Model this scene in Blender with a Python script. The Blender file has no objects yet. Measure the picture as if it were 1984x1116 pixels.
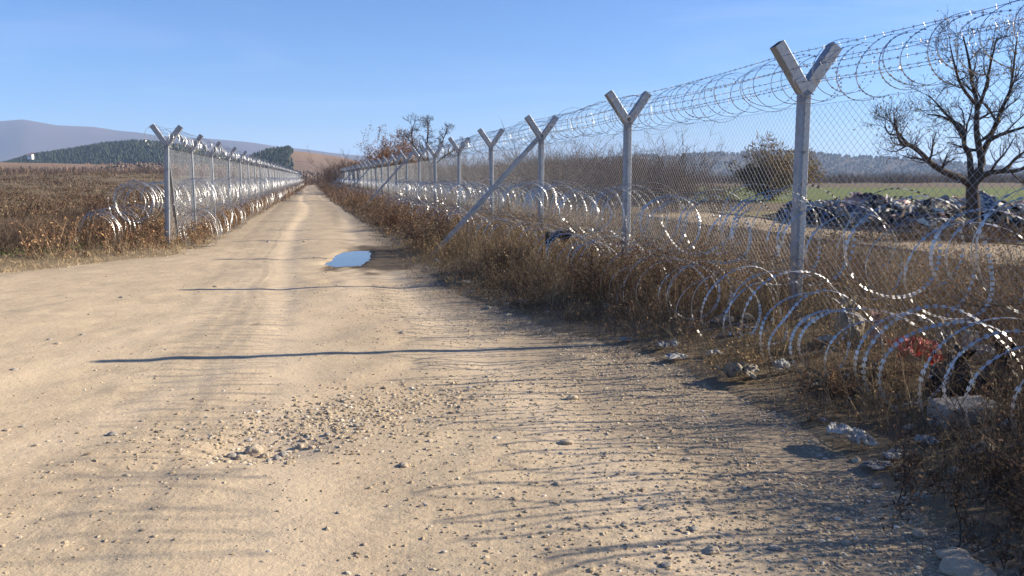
import bpy, math, random
import numpy as np
from mathutils import Vector, noise as mnoise

R = math.radians
rng = np.random.default_rng(11)
random.seed(11)
scn = bpy.context.scene
COL = scn.collection

# ------------------------------------------------------------------ camera, sky, sun, exposure
CAM_H, PITCH, FPX = 1.6, R(7.35), 1984 * 30 / 36
cd = bpy.data.cameras.new('camera')
cam = bpy.data.objects.new('camera', cd)
COL.objects.link(cam)
cam.location = (0, 0, CAM_H)
cam.rotation_euler = (math.pi / 2 - PITCH, 0, 0)
cd.lens, cd.sensor_width = 30, 36
cd.clip_start, cd.clip_end = 0.05, 40000
scn.camera = cam

SUN_EL, SUN_AZ = R(24.5), R(80.0)          # azimuth clockwise from +Y (to the right of the view)
w = bpy.data.worlds.new('World')
scn.world = w
w.use_nodes = True
nt = w.node_tree
bg = nt.nodes['Background']
sky = nt.nodes.new('ShaderNodeTexSky')
sky.sky_type = 'NISHITA'
sky.sun_disc = False
sky.sun_elevation = SUN_EL
sky.sun_rotation = SUN_AZ
sky.altitude = 900
sky.air_density = 1.0
sky.dust_density = 0.5
sky.ozone_density = 6.0
# faint streaks of high cirrus
tc = nt.nodes.new('ShaderNodeTexCoord'); mp = nt.nodes.new('ShaderNodeMapping'); mp.inputs['Scale'].default_value = (1.0, 1.0, 7.0); mp.inputs['Rotation'].default_value = (0, 0.06, 0)
cn = nt.nodes.new('ShaderNodeTexNoise'); cn.inputs['Scale'].default_value = 2.6; cn.inputs['Detail'].default_value = 6; cn.inputs['Roughness'].default_value = 0.55; cn.inputs['Distortion'].default_value = 0.6
mr = nt.nodes.new('ShaderNodeMapRange'); mr.inputs[1].default_value = 0.50; mr.inputs[2].default_value = 0.85; mr.inputs[3].default_value = 0.0; mr.inputs[4].default_value = 0.12
mxs = nt.nodes.new('ShaderNodeMix'); mxs.data_type = 'RGBA'; mxs.inputs[7].default_value = (9.5, 9.6, 10.2, 1)
nt.links.new(tc.outputs['Generated'], mp.inputs[0]); nt.links.new(mp.outputs[0], cn.inputs['Vector']); nt.links.new(cn.outputs[0], mr.inputs[0]); nt.links.new(mr.outputs[0], mxs.inputs[0])
tin = nt.nodes.new('ShaderNodeMix'); tin.data_type = 'RGBA'; tin.blend_type = 'MULTIPLY'; tin.inputs[0].default_value = 1.0; tin.inputs[7].default_value = (0.80, 0.97, 1.20, 1)
nt.links.new(sky.outputs[0], tin.inputs[6]); nt.links.new(tin.outputs[2], mxs.inputs[6]); nt.links.new(mxs.outputs[2], bg.inputs[0])
bg.inputs[1].default_value = 0.060
sl = bpy.data.lights.new('sun', 'SUN')
sl.energy = 5.0
sl.angle = R(0.53)
sl.color = (1.0, 0.895, 0.73)
so = bpy.data.objects.new('sun', sl)
COL.objects.link(so)
sdir = Vector((math.sin(SUN_AZ) * math.cos(SUN_EL), math.cos(SUN_AZ) * math.cos(SUN_EL), math.sin(SUN_EL)))
so.rotation_euler = (-sdir).to_track_quat('-Z', 'Y').to_euler()
scn.view_settings.view_transform = 'Standard'
scn.view_settings.look = 'None'
scn.view_settings.gamma = 1
scn.view_settings.use_curve_mapping = False
scn.view_settings.exposure = 1.24
scn.cycles.use_denoising = True
scn.cycles.max_bounces = 6
scn.cycles.transparent_max_bounces = 8
scn.cycles.volume_bounces = 1
scn.cycles.sample_clamp_indirect = 4.0

# ------------------------------------------------------------------ pixel <-> world helpers
FW = np.array([0, math.cos(PITCH), -math.sin(PITCH)])
UPV = np.array([0, math.sin(PITCH), math.cos(PITCH)])
RT = np.array([1.0, 0, 0])
EYE = np.array([0, 0, CAM_H])

def ray(px, py):
    return FW + RT * ((px - 992) / FPX) + UPV * (-(py - 558) / FPX)

def gp(px, py, z=0.0):
    d = ray(px, py)
    return EYE + d * ((z - CAM_H) / d[2])

def at_y(px, py, Y):
    d = ray(px, py)
    return EYE + d * (Y / d[1])

def proj(p):
    v = np.asarray(p, float) - EYE
    k = v @ FW
    return 992 + FPX * (v @ RT) / k, 558 - FPX * (v @ UPV) / k

# ------------------------------------------------------------------ fences' ground lines
F0 = gp(1547, 657)
_u = ray(596, 345); U = np.array([_u[0], _u[1], 0]); U /= np.linalg.norm(U)
N = np.array([U[1], -U[0], 0])
L0 = gp(314, 482)
_u = ray(612, 345); UL = np.array([_u[0], _u[1], 0]); UL /= np.linalg.norm(UL)
NL = np.array([UL[1], -UL[0], 0])

def fr(s, t=0.0, z=0.0): return F0 + U * s + N * t + np.array([0, 0, z])
def fl(s, t=0.0, z=0.0): return L0 + UL * s + NL * t + np.array([0, 0, z])

def s_for_px(f, px, z=1.6):
    a, b = -6.0, 400.0
    x0 = proj(f(a, 0, z))[0]
    for _ in range(60):
        m = (a + b) / 2
        x = proj(f(m, 0, z))[0]
        if (x - px) * (x0 - px) > 0: a = m
        else: b = m
    return a

POST_R = [s_for_px(fr, x) for x in (1550, 1215, 1047, 953, 889, 844, 812)]
while POST_R[-1] < 185: POST_R.append(POST_R[-1] + 4.75)
POST_R = [-10.6, -5.7] + POST_R
POST_L = [s_for_px(fl, x) for x in (318, 373, 412, 443, 465)]
while POST_L[-1] < 190: POST_L.append(POST_L[-1] + 4.9)

# ------------------------------------------------------------------ noise in numpy
def _h(ix, iy, seed):
    a = (ix.astype(np.int64) * 374761393 + iy.astype(np.int64) * 668265263 + seed * 974634777) & 0xFFFFFFFF
    a = ((a ^ (a >> 13)) * 1274126177) & 0xFFFFFFFF
    a = a ^ (a >> 16)
    return (a & 0xFFFF) / 65535.0

def vn(x, y, seed=0):
    ix, iy = np.floor(x), np.floor(y)
    fx, fy = x - ix, y - iy
    fx = fx * fx * (3 - 2 * fx); fy = fy * fy * (3 - 2 * fy)
    a = _h(ix, iy, seed); b = _h(ix + 1, iy, seed); c = _h(ix, iy + 1, seed); d = _h(ix + 1, iy + 1, seed)
    return (a * (1 - fx) + b * fx) * (1 - fy) + (c * (1 - fx) + d * fx) * fy

def fbm(x, y, seed=0, oct=4):
    s = 0; a = 0.5; n = 0
    for k in range(oct):
        s = s + a * vn(x * 2 ** k + 17.3 * k, y * 2 ** k - 9.1 * k, seed + k); n += a; a *= 0.5
    return s / n * 2 - 1

def sst(a, b, x):
    t = np.clip((x - a) / (b - a), 0, 1)
    return t * t * (3 - 2 * t)

# ------------------------------------------------------------------ road outline and terrain height
right_px = [(607, 352.5), (618, 364), (637, 385), (676, 415), (735, 447), (795, 505), (868, 560), (960, 600), (1080, 632),
            (1240, 684), (1400, 750), (1560, 800), (1690, 905), (1830, 1010), (1960, 1120)]
left_px = [(602, 352.5), (586, 364), (558, 383), (512, 410), (458, 440), (398, 474), (312, 497), (150, 514), (0, 530), (-400, 560)]
road_poly = [gp(*p)[:2] for p in left_px[::-1]] + [gp(*p)[:2] for p in right_px]
road_poly = [np.array([-16.0, -6.0])] + road_poly + [np.array([2.0, 2.2]), np.array([1.9, -6.0])]
road_poly = np.array(road_poly)

def road_sd(x, y):
    """signed distance to the road's outline, positive inside"""
    shp = np.shape(x); x = np.ravel(x); y = np.ravel(y)
    best = np.full(x.shape, 1e9); inside = np.zeros(x.shape, bool)
    n = len(road_poly)
    for i in range(n):
        ax, ay = road_poly[i]; bx, by = road_poly[(i + 1) % n]
        ex, ey = bx - ax, by - ay
        t = np.clip(((x - ax) * ex + (y - ay) * ey) / (ex * ex + ey * ey), 0, 1)
        d = np.hypot(x - ax - t * ex, y - ay - t * ey)
        best = np.minimum(best, d)
        cond = (ay > y) != (by > y)
        with np.errstate(divide='ignore', invalid='ignore'):
            xi = ax + (y - ay) * ex / np.where(ey == 0, 1e-9, ey)
        inside ^= cond & (x < xi)
    return np.where(inside, best, -best).reshape(shp)

PUD = gp(681, 497)
_sdc = {}
def road_edge_noise(x, y):
    return 0.22 * fbm(x * 0.9, y * 0.9, 5, 3) + 0.07 * fbm(x * 5, y * 5, 6, 2)

def height(x, y, sd=None):
    x = np.asarray(x, float); y = np.asarray(y, float)
    if sd is None: sd = road_sd(x, y)
    s = (x - F0[0]) * U[0] + (y - F0[1]) * U[1]
    t = (x - F0[0]) * N[0] + (y - F0[1]) * N[1]
    z = 0.05 * fbm(x * 0.22, y * 0.22, 1, 3)
    # verges rise a little from the track
    z = z + 0.16 * sst(0.1, 1.6, -sd) * (t > -2.2) * sst(-2.2, -1.2, t)
    e = -((x - L0[0]) * NL[0] + (y - L0[1]) * NL[1])
    z = z + 0.12 * sst(0.0, 1.5, -sd) * (t < -2.2)
    z = z + 2.3 * sst(8, 170, y) * sst(1.0, 30, e)
    far = sst(120, 2500, np.hypot(x, y))
    z = z + 3.0 * far * fbm(x * 0.004, y * 0.004, 3, 3)
    # wheel ruts and washboard on the track
    inn = sst(0.0, 0.6, sd)
    c = t + 4.15 + 0.25 * np.sin(s * 0.12)
    rut = np.exp(-((np.abs(c) - 0.85) / 0.24) ** 2) * -0.030 + np.exp(-(c / 0.4) ** 2) * 0.012
    lump = 0.016 * fbm(x * 1.6, y * 1.1, 8, 3) + 0.008 * fbm(x * 6 + .3 * y, y * 4, 9, 3)
    diag = 0.020 * fbm((x * 0.93 - y * 0.36) * 2.2, (x * 0.36 + y * 0.93) * 0.45, 12, 3)
    z = z + inn * (rut * sst(6, 14, y) + lump + diag * (1 - sst(9, 16, y)))
    # puddle hollow, pot hole
    pr = ((np.abs(x - PUD[0] + 0.10 * (y - PUD[1])) * 2.35) ** 2.6 + (np.abs(y - PUD[1]) * 0.47) ** 2.6) ** (1 / 2.6) * (1 + 0.42 * fbm(x * 3.6, y * 1.7, 23, 4))
    z = np.where(pr < 2.6, z * sst(1.0, 2.6, pr) + 0, z)
    z = z - 0.075 * (1 - sst(0.55, 1.25, pr))
    ph = gp(505, 868)
    hr = np.hypot((x - ph[0]) * 1.6, (y - ph[1]) * 2.2)
    z = z - 0.055 * (1 - sst(0.15, 0.85, hr))
    return z

def H1(x, y): return float(height(np.array([x]), np.array([y]))[0])

# ------------------------------------------------------------------ mesh helpers
def np_mesh(name, V, quads=None, tris=None, mat=None, attrs=None, smooth=False):
    me = bpy.data.meshes.new(name)
    V = np.asarray(V, np.float32)
    me.vertices.add(len(V)); me.vertices.foreach_set('co', V.ravel())
    nq = 0 if quads is None else len(quads); ntv = 0 if tris is None else len(tris)
    loops = []
    if nq: loops.append(np.asarray(quads, np.int32).ravel())
    if ntv: loops.append(np.asarray(tris, np.int32).ravel())
    loops = np.concatenate(loops)
    me.loops.add(len(loops)); me.loops.foreach_set('vertex_index', loops)
    starts = np.concatenate([np.arange(nq) * 4, nq * 4 + np.arange(ntv) * 3]).astype(np.int32)
    me.polygons.add(nq + ntv); me.polygons.foreach_set('loop_start', starts)
    me.polygons.foreach_set('use_smooth', np.full(nq + ntv, smooth))
    if attrs:
        for k, a in attrs.items():
            a = np.asarray(a, np.float32)
            if a.ndim == 1:
                at = me.attributes.new(k, 'FLOAT', 'POINT'); at.data.foreach_set('value', a)
            else:
                at = me.attributes.new(k, 'FLOAT_VECTOR', 'POINT'); at.data.foreach_set('vector', a.ravel())
    me.update(calc_edges=True)
    me.validate()
    if mat is not None: me.materials.append(mat)
    return me

def link(name, me, parent=None, loc=None, rot=None, scale=None):
    o = bpy.data.objects.new(name, me); COL.objects.link(o)
    if parent is not None: o.parent = parent
    if loc is not None: o.location = [float(c) for c in loc]
    if rot is not None: o.rotation_euler = rot
    if scale is not None: o.scale = scale
    return o

def empty(name, loc, rz=0.0):
    o = link(name, None, None, loc, (0, 0, rz)); o.empty_display_size = 0.2
    return o

def tag(o, label=None, cat=None, group=None, kind=None):
    if label: o['label'] = label
    if cat: o['category'] = cat
    if group: o['group'] = group
    if kind: o['kind'] = kind
    return o

class MB:
    def __init__(s): s.v = []; s.q = []; s.t = []
    def add(s, V, quads=(), tris=()):
        k = len(s.v); s.v.extend([tuple(map(float, p)) for p in V])
        s.q.extend([tuple(i + k for i in f) for f in quads]); s.t.extend([tuple(i + k for i in f) for f in tris])
    def tube(s, pts, rad, sides=5, cap=True):
        pts = [Vector(p) for p in pts]; k = len(s.v); n = len(pts)
        ref = Vector((0.31, 0.17, 0.93))
        for i, p in enumerate(pts):
            d = (pts[min(i + 1, n - 1)] - pts[max(i - 1, 0)]).normalized()
            a = d.cross(ref)
            if a.length < 0.1: a = d.cross(Vector((1, 0, 0)))
            a.normalize(); b = d.cross(a)
            r = rad[i] if hasattr(rad, '__len__') else rad
            for j in range(sides):
                th = 2 * math.pi * j / sides
                s.v.append(tuple(p + (a * math.cos(th) + b * math.sin(th)) * r))
        for i in range(n - 1):
            for j in range(sides):
                j2 = (j + 1) % sides
                s.q.append((k + i * sides + j, k + i * sides + j2, k + (i + 1) * sides + j2, k + (i + 1) * sides + j))
        if cap and sides >= 3:
            for base in (0, (n - 1) * sides):
                for j in range(1, sides - 1): s.t.append((k + base, k + base + j, k + base + j + 1))
    def box(s, c, sx, sy, sz):
        x, y, z = c; a, b, h = sx / 2, sy / 2, sz / 2
        V = [(x + i * a, y + j * b, z + l * h) for l in (-1, 1) for (i, j) in ((-1, -1), (1, -1), (1, 1), (-1, 1))]
        s.add(V, [(3, 2, 1, 0), (4, 5, 6, 7), (0, 1, 5, 4), (1, 2, 6, 5), (2, 3, 7, 6), (3, 0, 4, 7)])
    def mesh(s, name, mat, smooth=False):
        return np_mesh(name, np.array(s.v), np.array(s.q) if s.q else None, np.array(s.t) if s.t else None, mat, smooth=smooth)

# ------------------------------------------------------------------ materials
def mat(name, rough=0.8, metal=0.0, spec=0.3):
    m = bpy.data.materials.new(name); m.use_nodes = True
    b = m.node_tree.nodes['Principled BSDF']
    b.inputs['Roughness'].default_value = rough; b.inputs['Metallic'].default_value = metal
    b.inputs['Specular IOR Level'].default_value = spec
    return m, m.node_tree, b

class NT:
    def __init__(s, nt): s.nt = nt; s.n = nt.nodes; s.l = nt.links
    def tex(s, scale, detail=4, rough=0.55, vec=None, dist=0.0, kind='ShaderNodeTexNoise'):
        n = s.n.new(kind); n.inputs['Scale'].default_value = scale
        if kind == 'ShaderNodeTexNoise':
            n.inputs['Detail'].default_value = detail; n.inputs['Roughness'].default_value = rough
            n.inputs['Distortion'].default_value = dist
        if vec is None: vec = s.coord()
        s.l.new(vec, n.inputs['Vector'])
        return n.outputs[0]
    def coord(s):
        if not hasattr(s, '_c'): s._c = s.n.new('ShaderNodeTexCoord').outputs['Object']
        return s._c
    def attr(s, name):
        n = s.n.new('ShaderNodeAttribute'); n.attribute_name = name; return n
    def ramp(s, fac, stops):
        n = s.n.new('ShaderNodeValToRGB'); e = n.color_ramp.elements
        while len(e) < len(stops): e.new(0.5)
        for el, (p, c) in zip(e, stops): el.position = p; el.color = (*c, 1) if len(c) == 3 else c
        s.l.new(fac, n.inputs[0]); return n.outputs[0]
    def mix(s, fac, a, b, blend='MIX'):
        n = s.n.new('ShaderNodeMix'); n.data_type = 'RGBA'; n.blend_type = blend
        for k, v in ((0, fac), (6, a), (7, b)):
            if isinstance(v, (float, int)): n.inputs[k].default_value = v
            elif isinstance(v, tuple): n.inputs[k].default_value = (*v, 1)
            else: s.l.new(v, n.inputs[k])
        return n.outputs[2]
    def math(s, op, a, b=0.5, clamp=False):
        n = s.n.new('ShaderNodeMath'); n.operation = op; n.use_clamp = clamp
        for k, v in ((0, a), (1, b)):
            if isinstance(v, (float, int)): n.inputs[k].default_value = v
            else: s.l.new(v, n.inputs[k])
        return n.outputs[0]
    def mrange(s, v, a, b, c=0.0, d=1.0):
        n = s.n.new('ShaderNodeMapRange'); n.inputs[1].default_value = a; n.inputs[2].default_value = b
        n.inputs[3].default_value = c; n.inputs[4].default_value = d; s.l.new(v, n.inputs[0]); return n.outputs[0]
    def bump(s, h, strength, dist, bsdf, prev=None):
        n = s.n.new('ShaderNodeBump'); n.inputs['Strength'].default_value = strength; n.inputs['Distance'].default_value = dist
        s.l.new(h, n.inputs['Height'])
        if prev is not None: s.l.new(prev, n.inputs['Normal'])
        s.l.new(n.outputs[0], bsdf.inputs['Normal']); return n.outputs[0]

def mat_dirt():
    m, t, b = mat('dirt', 0.95, 0, 0.15); q = NT(t)
    big = q.tex(0.35, 5, 0.6); mid = q.tex(2.3, 6, 0.65); fine = q.tex(38, 4, 0.7)
    c = q.ramp(big, [(0.30, (0.42, 0.32, 0.215)), (0.55, (0.49, 0.385, 0.255)), (0.75, (0.55, 0.435, 0.292))])
    c = q.mix(q.mrange(mid, 0.42, 0.72), c, (0.375, 0.29, 0.195))
    c = q.mix(q.mrange(q.tex(9, 5, 0.7), 0.52, 0.70), c, (0.49, 0.39, 0.265))
    vo = q.tex(55, kind='ShaderNodeTexVoronoi')
    c = q.mix(q.mrange(fine, 0.50, 0.74, 0, 0.55), c, (0.24, 0.185, 0.125))
    c = q.mix(q.mrange(vo, 0.0, 0.22, 0.35, 0), c, (0.60, 0.51, 0.38))
    e = q.attr('gravel').outputs['Fac']
    grit = q.ramp(q.tex(75, 3, 0.75), [(0.35, (0.13, 0.10, 0.072)), (0.55, (0.26, 0.205, 0.145)), (0.72, (0.42, 0.36, 0.275))])
    c = q.mix(q.math('MULTIPLY', e, q.mrange(q.tex(1.7, 4, 0.6), 0.22, 0.50), True), c, grit)
    trk = q.attr('track').outputs['Fac']
    c = q.mix(q.math('MULTIPLY', trk, q.mrange(q.tex(1.3, 5, 0.65), 0.25, 0.6, 0.25, 0.9), True), c, (0.56, 0.44, 0.30))
    wet = q.attr('wet').outputs['Fac']
    c = q.mix(wet, c, (0.10, 0.075, 0.05))
    t.links.new(c, b.inputs['Base Color'])
    p = q.bump(mid, 0.35, 0.03, b)
    p = q.bump(q.tex(14, 5, 0.7), 0.55, 0.014, b, p)
    q.bump(fine, 0.6, 0.008, b, p)
    return m

def mat_ground():
    m, t, b = mat('soil', 0.95, 0, 0.1); q = NT(t)
    big = q.tex(0.05, 5, 0.6); mid = q.tex(0.8, 6, 0.7); fine = q.tex(18, 4, 0.7)
    c = q.ramp(big, [(0.32, (0.105, 0.078, 0.050)), (0.52, (0.145, 0.108, 0.066)), (0.72, (0.12, 0.10, 0.055))])
    c = q.mix(q.mrange(mid, 0.45, 0.7), c, (0.18, 0.138, 0.086))
    c = q.mix(q.mrange(fine, 0.45, 0.75, 0, 0.7), c, (0.07, 0.054, 0.037))
    d = q.attr('dirt').outputs['Fac']
    c = q.mix(q.math('MULTIPLY', d, q.mrange(q.tex(3.0, 5, 0.7), 0.25, 0.6), True), c, (0.21, 0.16, 0.105))
    t.links.new(c, b.inputs['Base Color'])
    p = q.bump(mid, 0.5, 0.08, b); q.bump(fine, 0.8, 0.02, b, p)
    return m

def mat_simple(name, c1, c2, scale=20, rough=0.8, metal=0.0, spec=0.3, bump=0.0, bd=0.01):
    m, t, b = mat(name, rough, metal, spec); q = NT(t)
    f = q.tex(scale, 5, 0.6)
    t.links.new(q.mix(q.mrange(f, 0.3, 0.7), c1, c2), b.inputs['Base Color'])
    if bump: q.bump(f, bump, bd, b)
    return m

def mat_tint(name, rough=0.85, transl=0.25, var=0.45):
    """dry plant matter: colour of the plant kind from the tint attribute, varied from blade to blade"""
    m, t, b = mat(name, rough, 0, 0.15); q = NT(t)
    at = q.attr('tint').outputs['Vector']
    g = t.nodes.new('ShaderNodeNewGeometry').outputs['Random Per Island']
    c = q.mix(1.0, at, q.ramp(g, [(0.0, (1 - var,) * 3), (0.5, (1, 1, 1)), (1.0, (1 + var, 1 + var * .92, 1 + var * .75))]), 'MULTIPLY')
    t.links.new(c, b.inputs['Base Color'])
    if transl:
        tr = t.nodes.new('ShaderNodeBsdfTranslucent'); t.links.new(c, tr.inputs[0])
        mx = t.nodes.new('ShaderNodeMixShader'); mx.inputs[0].default_value = transl
        t.links.new(b.outputs[0], mx.inputs[1]); t.links.new(tr.outputs[0], mx.inputs[2])
        t.links.new(mx.outputs[0], t.nodes['Material Output'].inputs[0])
    return m

def mat_galv(name, base, rough, scale):
    m, t, b = mat(name, rough, 0.75, 0.5); q = NT(t)
    v = t.nodes.new('ShaderNodeTexVoronoi'); v.inputs['Scale'].default_value = scale; t.links.new(q.coord(), v.inputs['Vector'])
    n = q.tex(7, 5, 0.6)
    c = q.mix(q.mrange(v.outputs['Color'], 0.2, 0.8, 0, 0.5), base, tuple(x * 0.78 for x in base))
    c = q.mix(q.mrange(n, 0.50, 0.75, 0, 0.8), c, tuple(x * 0.62 for x in base))
    st = q.n.new('ShaderNodeMapping'); st.inputs['Scale'].default_value = (30, 30, 1.2); q.l.new(q.coord(), st.inputs[0])
    c = q.mix(q.mrange(q.tex(1.0, 4, 0.6, st.outputs[0]), 0.55, 0.75, 0, 0.5), c, (0.26, 0.26, 0.265))
    c = q.mix(q.mrange(q.tex(11, 6, 0.7), 0.64, 0.74, 0, 0.7), c, (0.22, 0.15, 0.10))
    t.links.new(c, b.inputs['Base Color'])
    t.links.new(q.mrange(n, 0.3, 0.7, rough - 0.1, rough + 0.15), b.inputs['Roughness'])
    q.bump(n, 0.05, 0.01, b)
    return m

M = {}
M['dirt'] = mat_dirt(); M['soil'] = mat_ground()
M['post'] = mat_galv('galvanised_steel', (0.34, 0.355, 0.38), 0.5, 60)
M['wire'] = mat_galv('fence_wire', (0.33, 0.34, 0.355), 0.45, 40)
M['barb'] = mat_simple('barbed_wire_steel', (0.16, 0.16, 0.17), (0.28, 0.26, 0.25), 30, 0.5, 0.7)
M['razor'] = mat_simple('razor_tape', (0.62, 0.61, 0.59), (0.34, 0.335, 0.33), 30, 0.44, 0.9, 0.5)
M['weed'] = mat_tint('dry_weed', .9, .10, .5); M['leaf'] = mat_tint('withered_leaf', 0.8, 0.35, 0.4)
M['bark'] = mat_simple('bark', (0.050, 0.038, 0.030), (0.095, 0.075, 0.060), 14, 0.9, 0, 0.1, 0.6, 0.03)
M['twig'] = mat_simple('twig', (0.062, 0.046, 0.036), (0.105, 0.077, 0.058), 6, 0.9, 0, 0.1)
M['stone'] = mat_simple('stone', (0.33, 0.265, 0.19), (0.48, 0.40, 0.30), 9, 0.9, 0, 0.2, 0.4, 0.02)
M['greystone'] = mat_simple('grey_stone', (0.22, 0.20, 0.175), (0.40, 0.36, 0.31), 9, 0.9, 0, 0.2, 0.4, 0.02)

def mat_pebble():
    m, t, b = mat('pebble', 0.9, 0, 0.2); q = NT(t)
    g = t.nodes.new('ShaderNodeNewGeometry').outputs['Random Per Island']
    c = q.ramp(g, [(0.0, (0.20, 0.155, 0.11)), (0.35, (0.37, 0.29, 0.19)), (0.7, (0.42, 0.33, 0.22)), (0.93, (0.47, 0.40, 0.30)), (1.0, (0.60, 0.54, 0.45))])
    t.links.new(c, b.inputs['Base Color']); return m
M['pebble'] = mat_pebble()

def mat_water():
    m, t, b = mat('water', 0.03, 0, 0.5); q = NT(t)
    b.inputs['Base Color'].default_value = (0.06, 0.05, 0.035, 1)
    b.inputs['IOR'].default_value = 1.33
    q.bump(q.tex(6, 2, 0.5), 0.02, 0.01, b)
    return m
M['water'] = mat_water()

# ------------------------------------------------------------------ ground sheet and dirt track
def axis(lo, hi, n, tight):
    a = np.linspace(np.arcsinh(lo / tight), np.arcsinh(hi / tight), n)
    return np.sinh(a) * tight

def grid_mesh(xs, ys):
    X, Y = np.meshgrid(xs, ys)
    nx, ny = len(xs), len(ys)
    i = np.arange(nx * ny).reshape(ny, nx)
    Q = np.stack([i[:-1, :-1], i[:-1, 1:], i[1:, 1:], i[1:, :-1]], -1).reshape(-1, 4)
    return X.ravel(), Y.ravel(), Q

X, Y, Q = grid_mesh(axis(-7500, 7500, 460, 6), axis(-60, 7600, 420, 6))
sd = road_sd(X, Y)
sdn = sd + road_edge_noise(X, Y)
Z = height(X, Y, sd) + 0.02 - 0.16 * sst(0.0, 0.5, sdn) + 0.03 * fbm(X * 1.3, Y * 1.3, 31, 3) * sst(0.2, 1, -sdn)
g = link('ground', np_mesh('ground', np.stack([X, Y, Z], 1), Q, None, M['soil'], {'dirt': 1 - sst(0.0, 1.1, -sdn)}, True))
tag(g, 'brown soil with dry grass on either side of the dirt track', 'ground', kind='structure')

ys = np.concatenate([np.arange(-5, 14, 0.075), 14 * 1.0055 ** np.arange(0, 640)])
ys = ys[ys < 350]
T = np.linspace(-21, 2.0, 300)
ny, nx = len(ys), len(T)
# columns follow the track's direction; far away only the narrow track is kept
TT, YY = np.meshgrid(T, ys)
XX = F0[0] + TT + (U[0] / U[1]) * (YY - F0[1]) * sst(0, 16, YY) 
X, Y = XX.ravel(), YY.ravel()
sd = road_sd(X, Y); sdn = sd + road_edge_noise(X, Y)
i = np.arange(nx * ny).reshape(ny, nx)
Q = np.stack([i[:-1, :-1], i[:-1, 1:], i[1:, 1:], i[1:, :-1]], -1).reshape(-1, 4)
Q = Q[(sd[Q] > -0.7).any(1)]
used = np.unique(Q); remap = np.full(len(X), -1); remap[used] = np.arange(len(used)); Q = remap[Q]
X, Y, sd, sdn = X[used], Y[used], sd[used], sdn[used]
Z = height(X, Y, sd) - 0.22 * sst(0.0, 0.6, -sdn)
tt = (X - F0[0]) * N[0] + (Y - F0[1]) * N[1]
grav = np.maximum(1 - sst(0.05, 1.5, sd), sst(-4.0, -1.8, tt) * (1 - sst(14, 26, Y)))
grav = np.where(tt < -6.5, grav * 0.5, grav)
wet = (1 - sst(0.7, 1.35, np.hypot((X - PUD[0] - 0.55) * 0.95, (Y - PUD[1] - .4) * 0.40) * (1 + .9 * fbm(X * 2.2, Y * 1.2, 24, 4)))) * sst(-.75, -.1, X - PUD[0])
def track_at(x, y):
    s_ = (x - F0[0]) * U[0] + (y - F0[1]) * U[1]; t_ = (x - F0[0]) * N[0] + (y - F0[1]) * N[1]
    c = t_ + 4.15 + 0.25 * np.sin(s_ * 0.12)
    k = np.exp(-((np.abs(c) - 0.85) / 0.30) ** 2)
    # tracks turning into the clearing
    c2 = t_ + 4.9 + 0.035 * (s_ - 6) ** 2 * (s_ < 6)
    return np.maximum(k, .8 * np.exp(-((np.abs(c2) - 0.8) / 0.26) ** 2) * (s_ < 8))
road = link('dirt_road', np_mesh('dirt_road', np.stack([X, Y, Z], 1), Q, None, M['dirt'], {'gravel': grav, 'wet': wet, 'track': track_at(X, Y)}, True))
tag(road, 'pale sandy dirt track with ruts and loose gravel', 'dirt road', kind='structure')

a = np.linspace(0, 2 * np.pi, 64, endpoint=False)
V = [(PUD[0], PUD[1], -0.034)] + [(PUD[0] + 0.75 * math.cos(k), PUD[1] + 2.5 * math.sin(k), -0.034) for k in a]
pd = link('puddle', np_mesh('puddle', V, None, [(0, 1 + k, 1 + (k + 1) % 64) for k in range(64)], M['water']))
tag(pd, 'still blue puddle in a rut of the track', 'puddle', kind='structure')

def ribbon_sheet(name, poly_px, material, lift, label, cat):
    pass

def field_sheet(name, pts, material, lift, label, nx=60, ny=40):
    """a four-cornered patch of land laid over the ground"""
    p = [np.array(q[:2]) for q in pts]
    u, v = np.meshgrid(np.linspace(0, 1, nx), np.linspace(0, 1, ny))
    u, v = u.ravel()[:, None], v.ravel()[:, None]
    P = (p[0] * (1 - u) + p[1] * u) * (1 - v) + (p[3] * (1 - u) + p[2] * u) * v
    P = P + 0.02 * np.linalg.norm(p[3] - p[0]) * np.stack([fbm(P[:, 0] * .3, P[:, 1] * .3, 41), fbm(P[:, 0] * .3, P[:, 1] * .3, 42)], 1)
    edge = np.minimum(np.minimum(u, 1 - u), np.minimum(v, 1 - v)).ravel()
    z = height(P[:, 0], P[:, 1]) + 0.02 + lift + 0.03 * fbm(P[:, 0] * 1.3, P[:, 1] * 1.3, 31, 3) * 1.0 - (lift + 0.06) * (1 - sst(0, 0.04, edge))
    i = np.arange(nx * ny).reshape(ny, nx)
    Q = np.stack([i[:-1, :-1], i[:-1, 1:], i[1:, 1:], i[1:, :-1]], -1).reshape(-1, 4)
    o = link(name, np_mesh(name, np.concatenate([P, z[:, None]], 1), Q, None, material, smooth=True))
    return tag(o, label, None, kind='structure')

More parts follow.
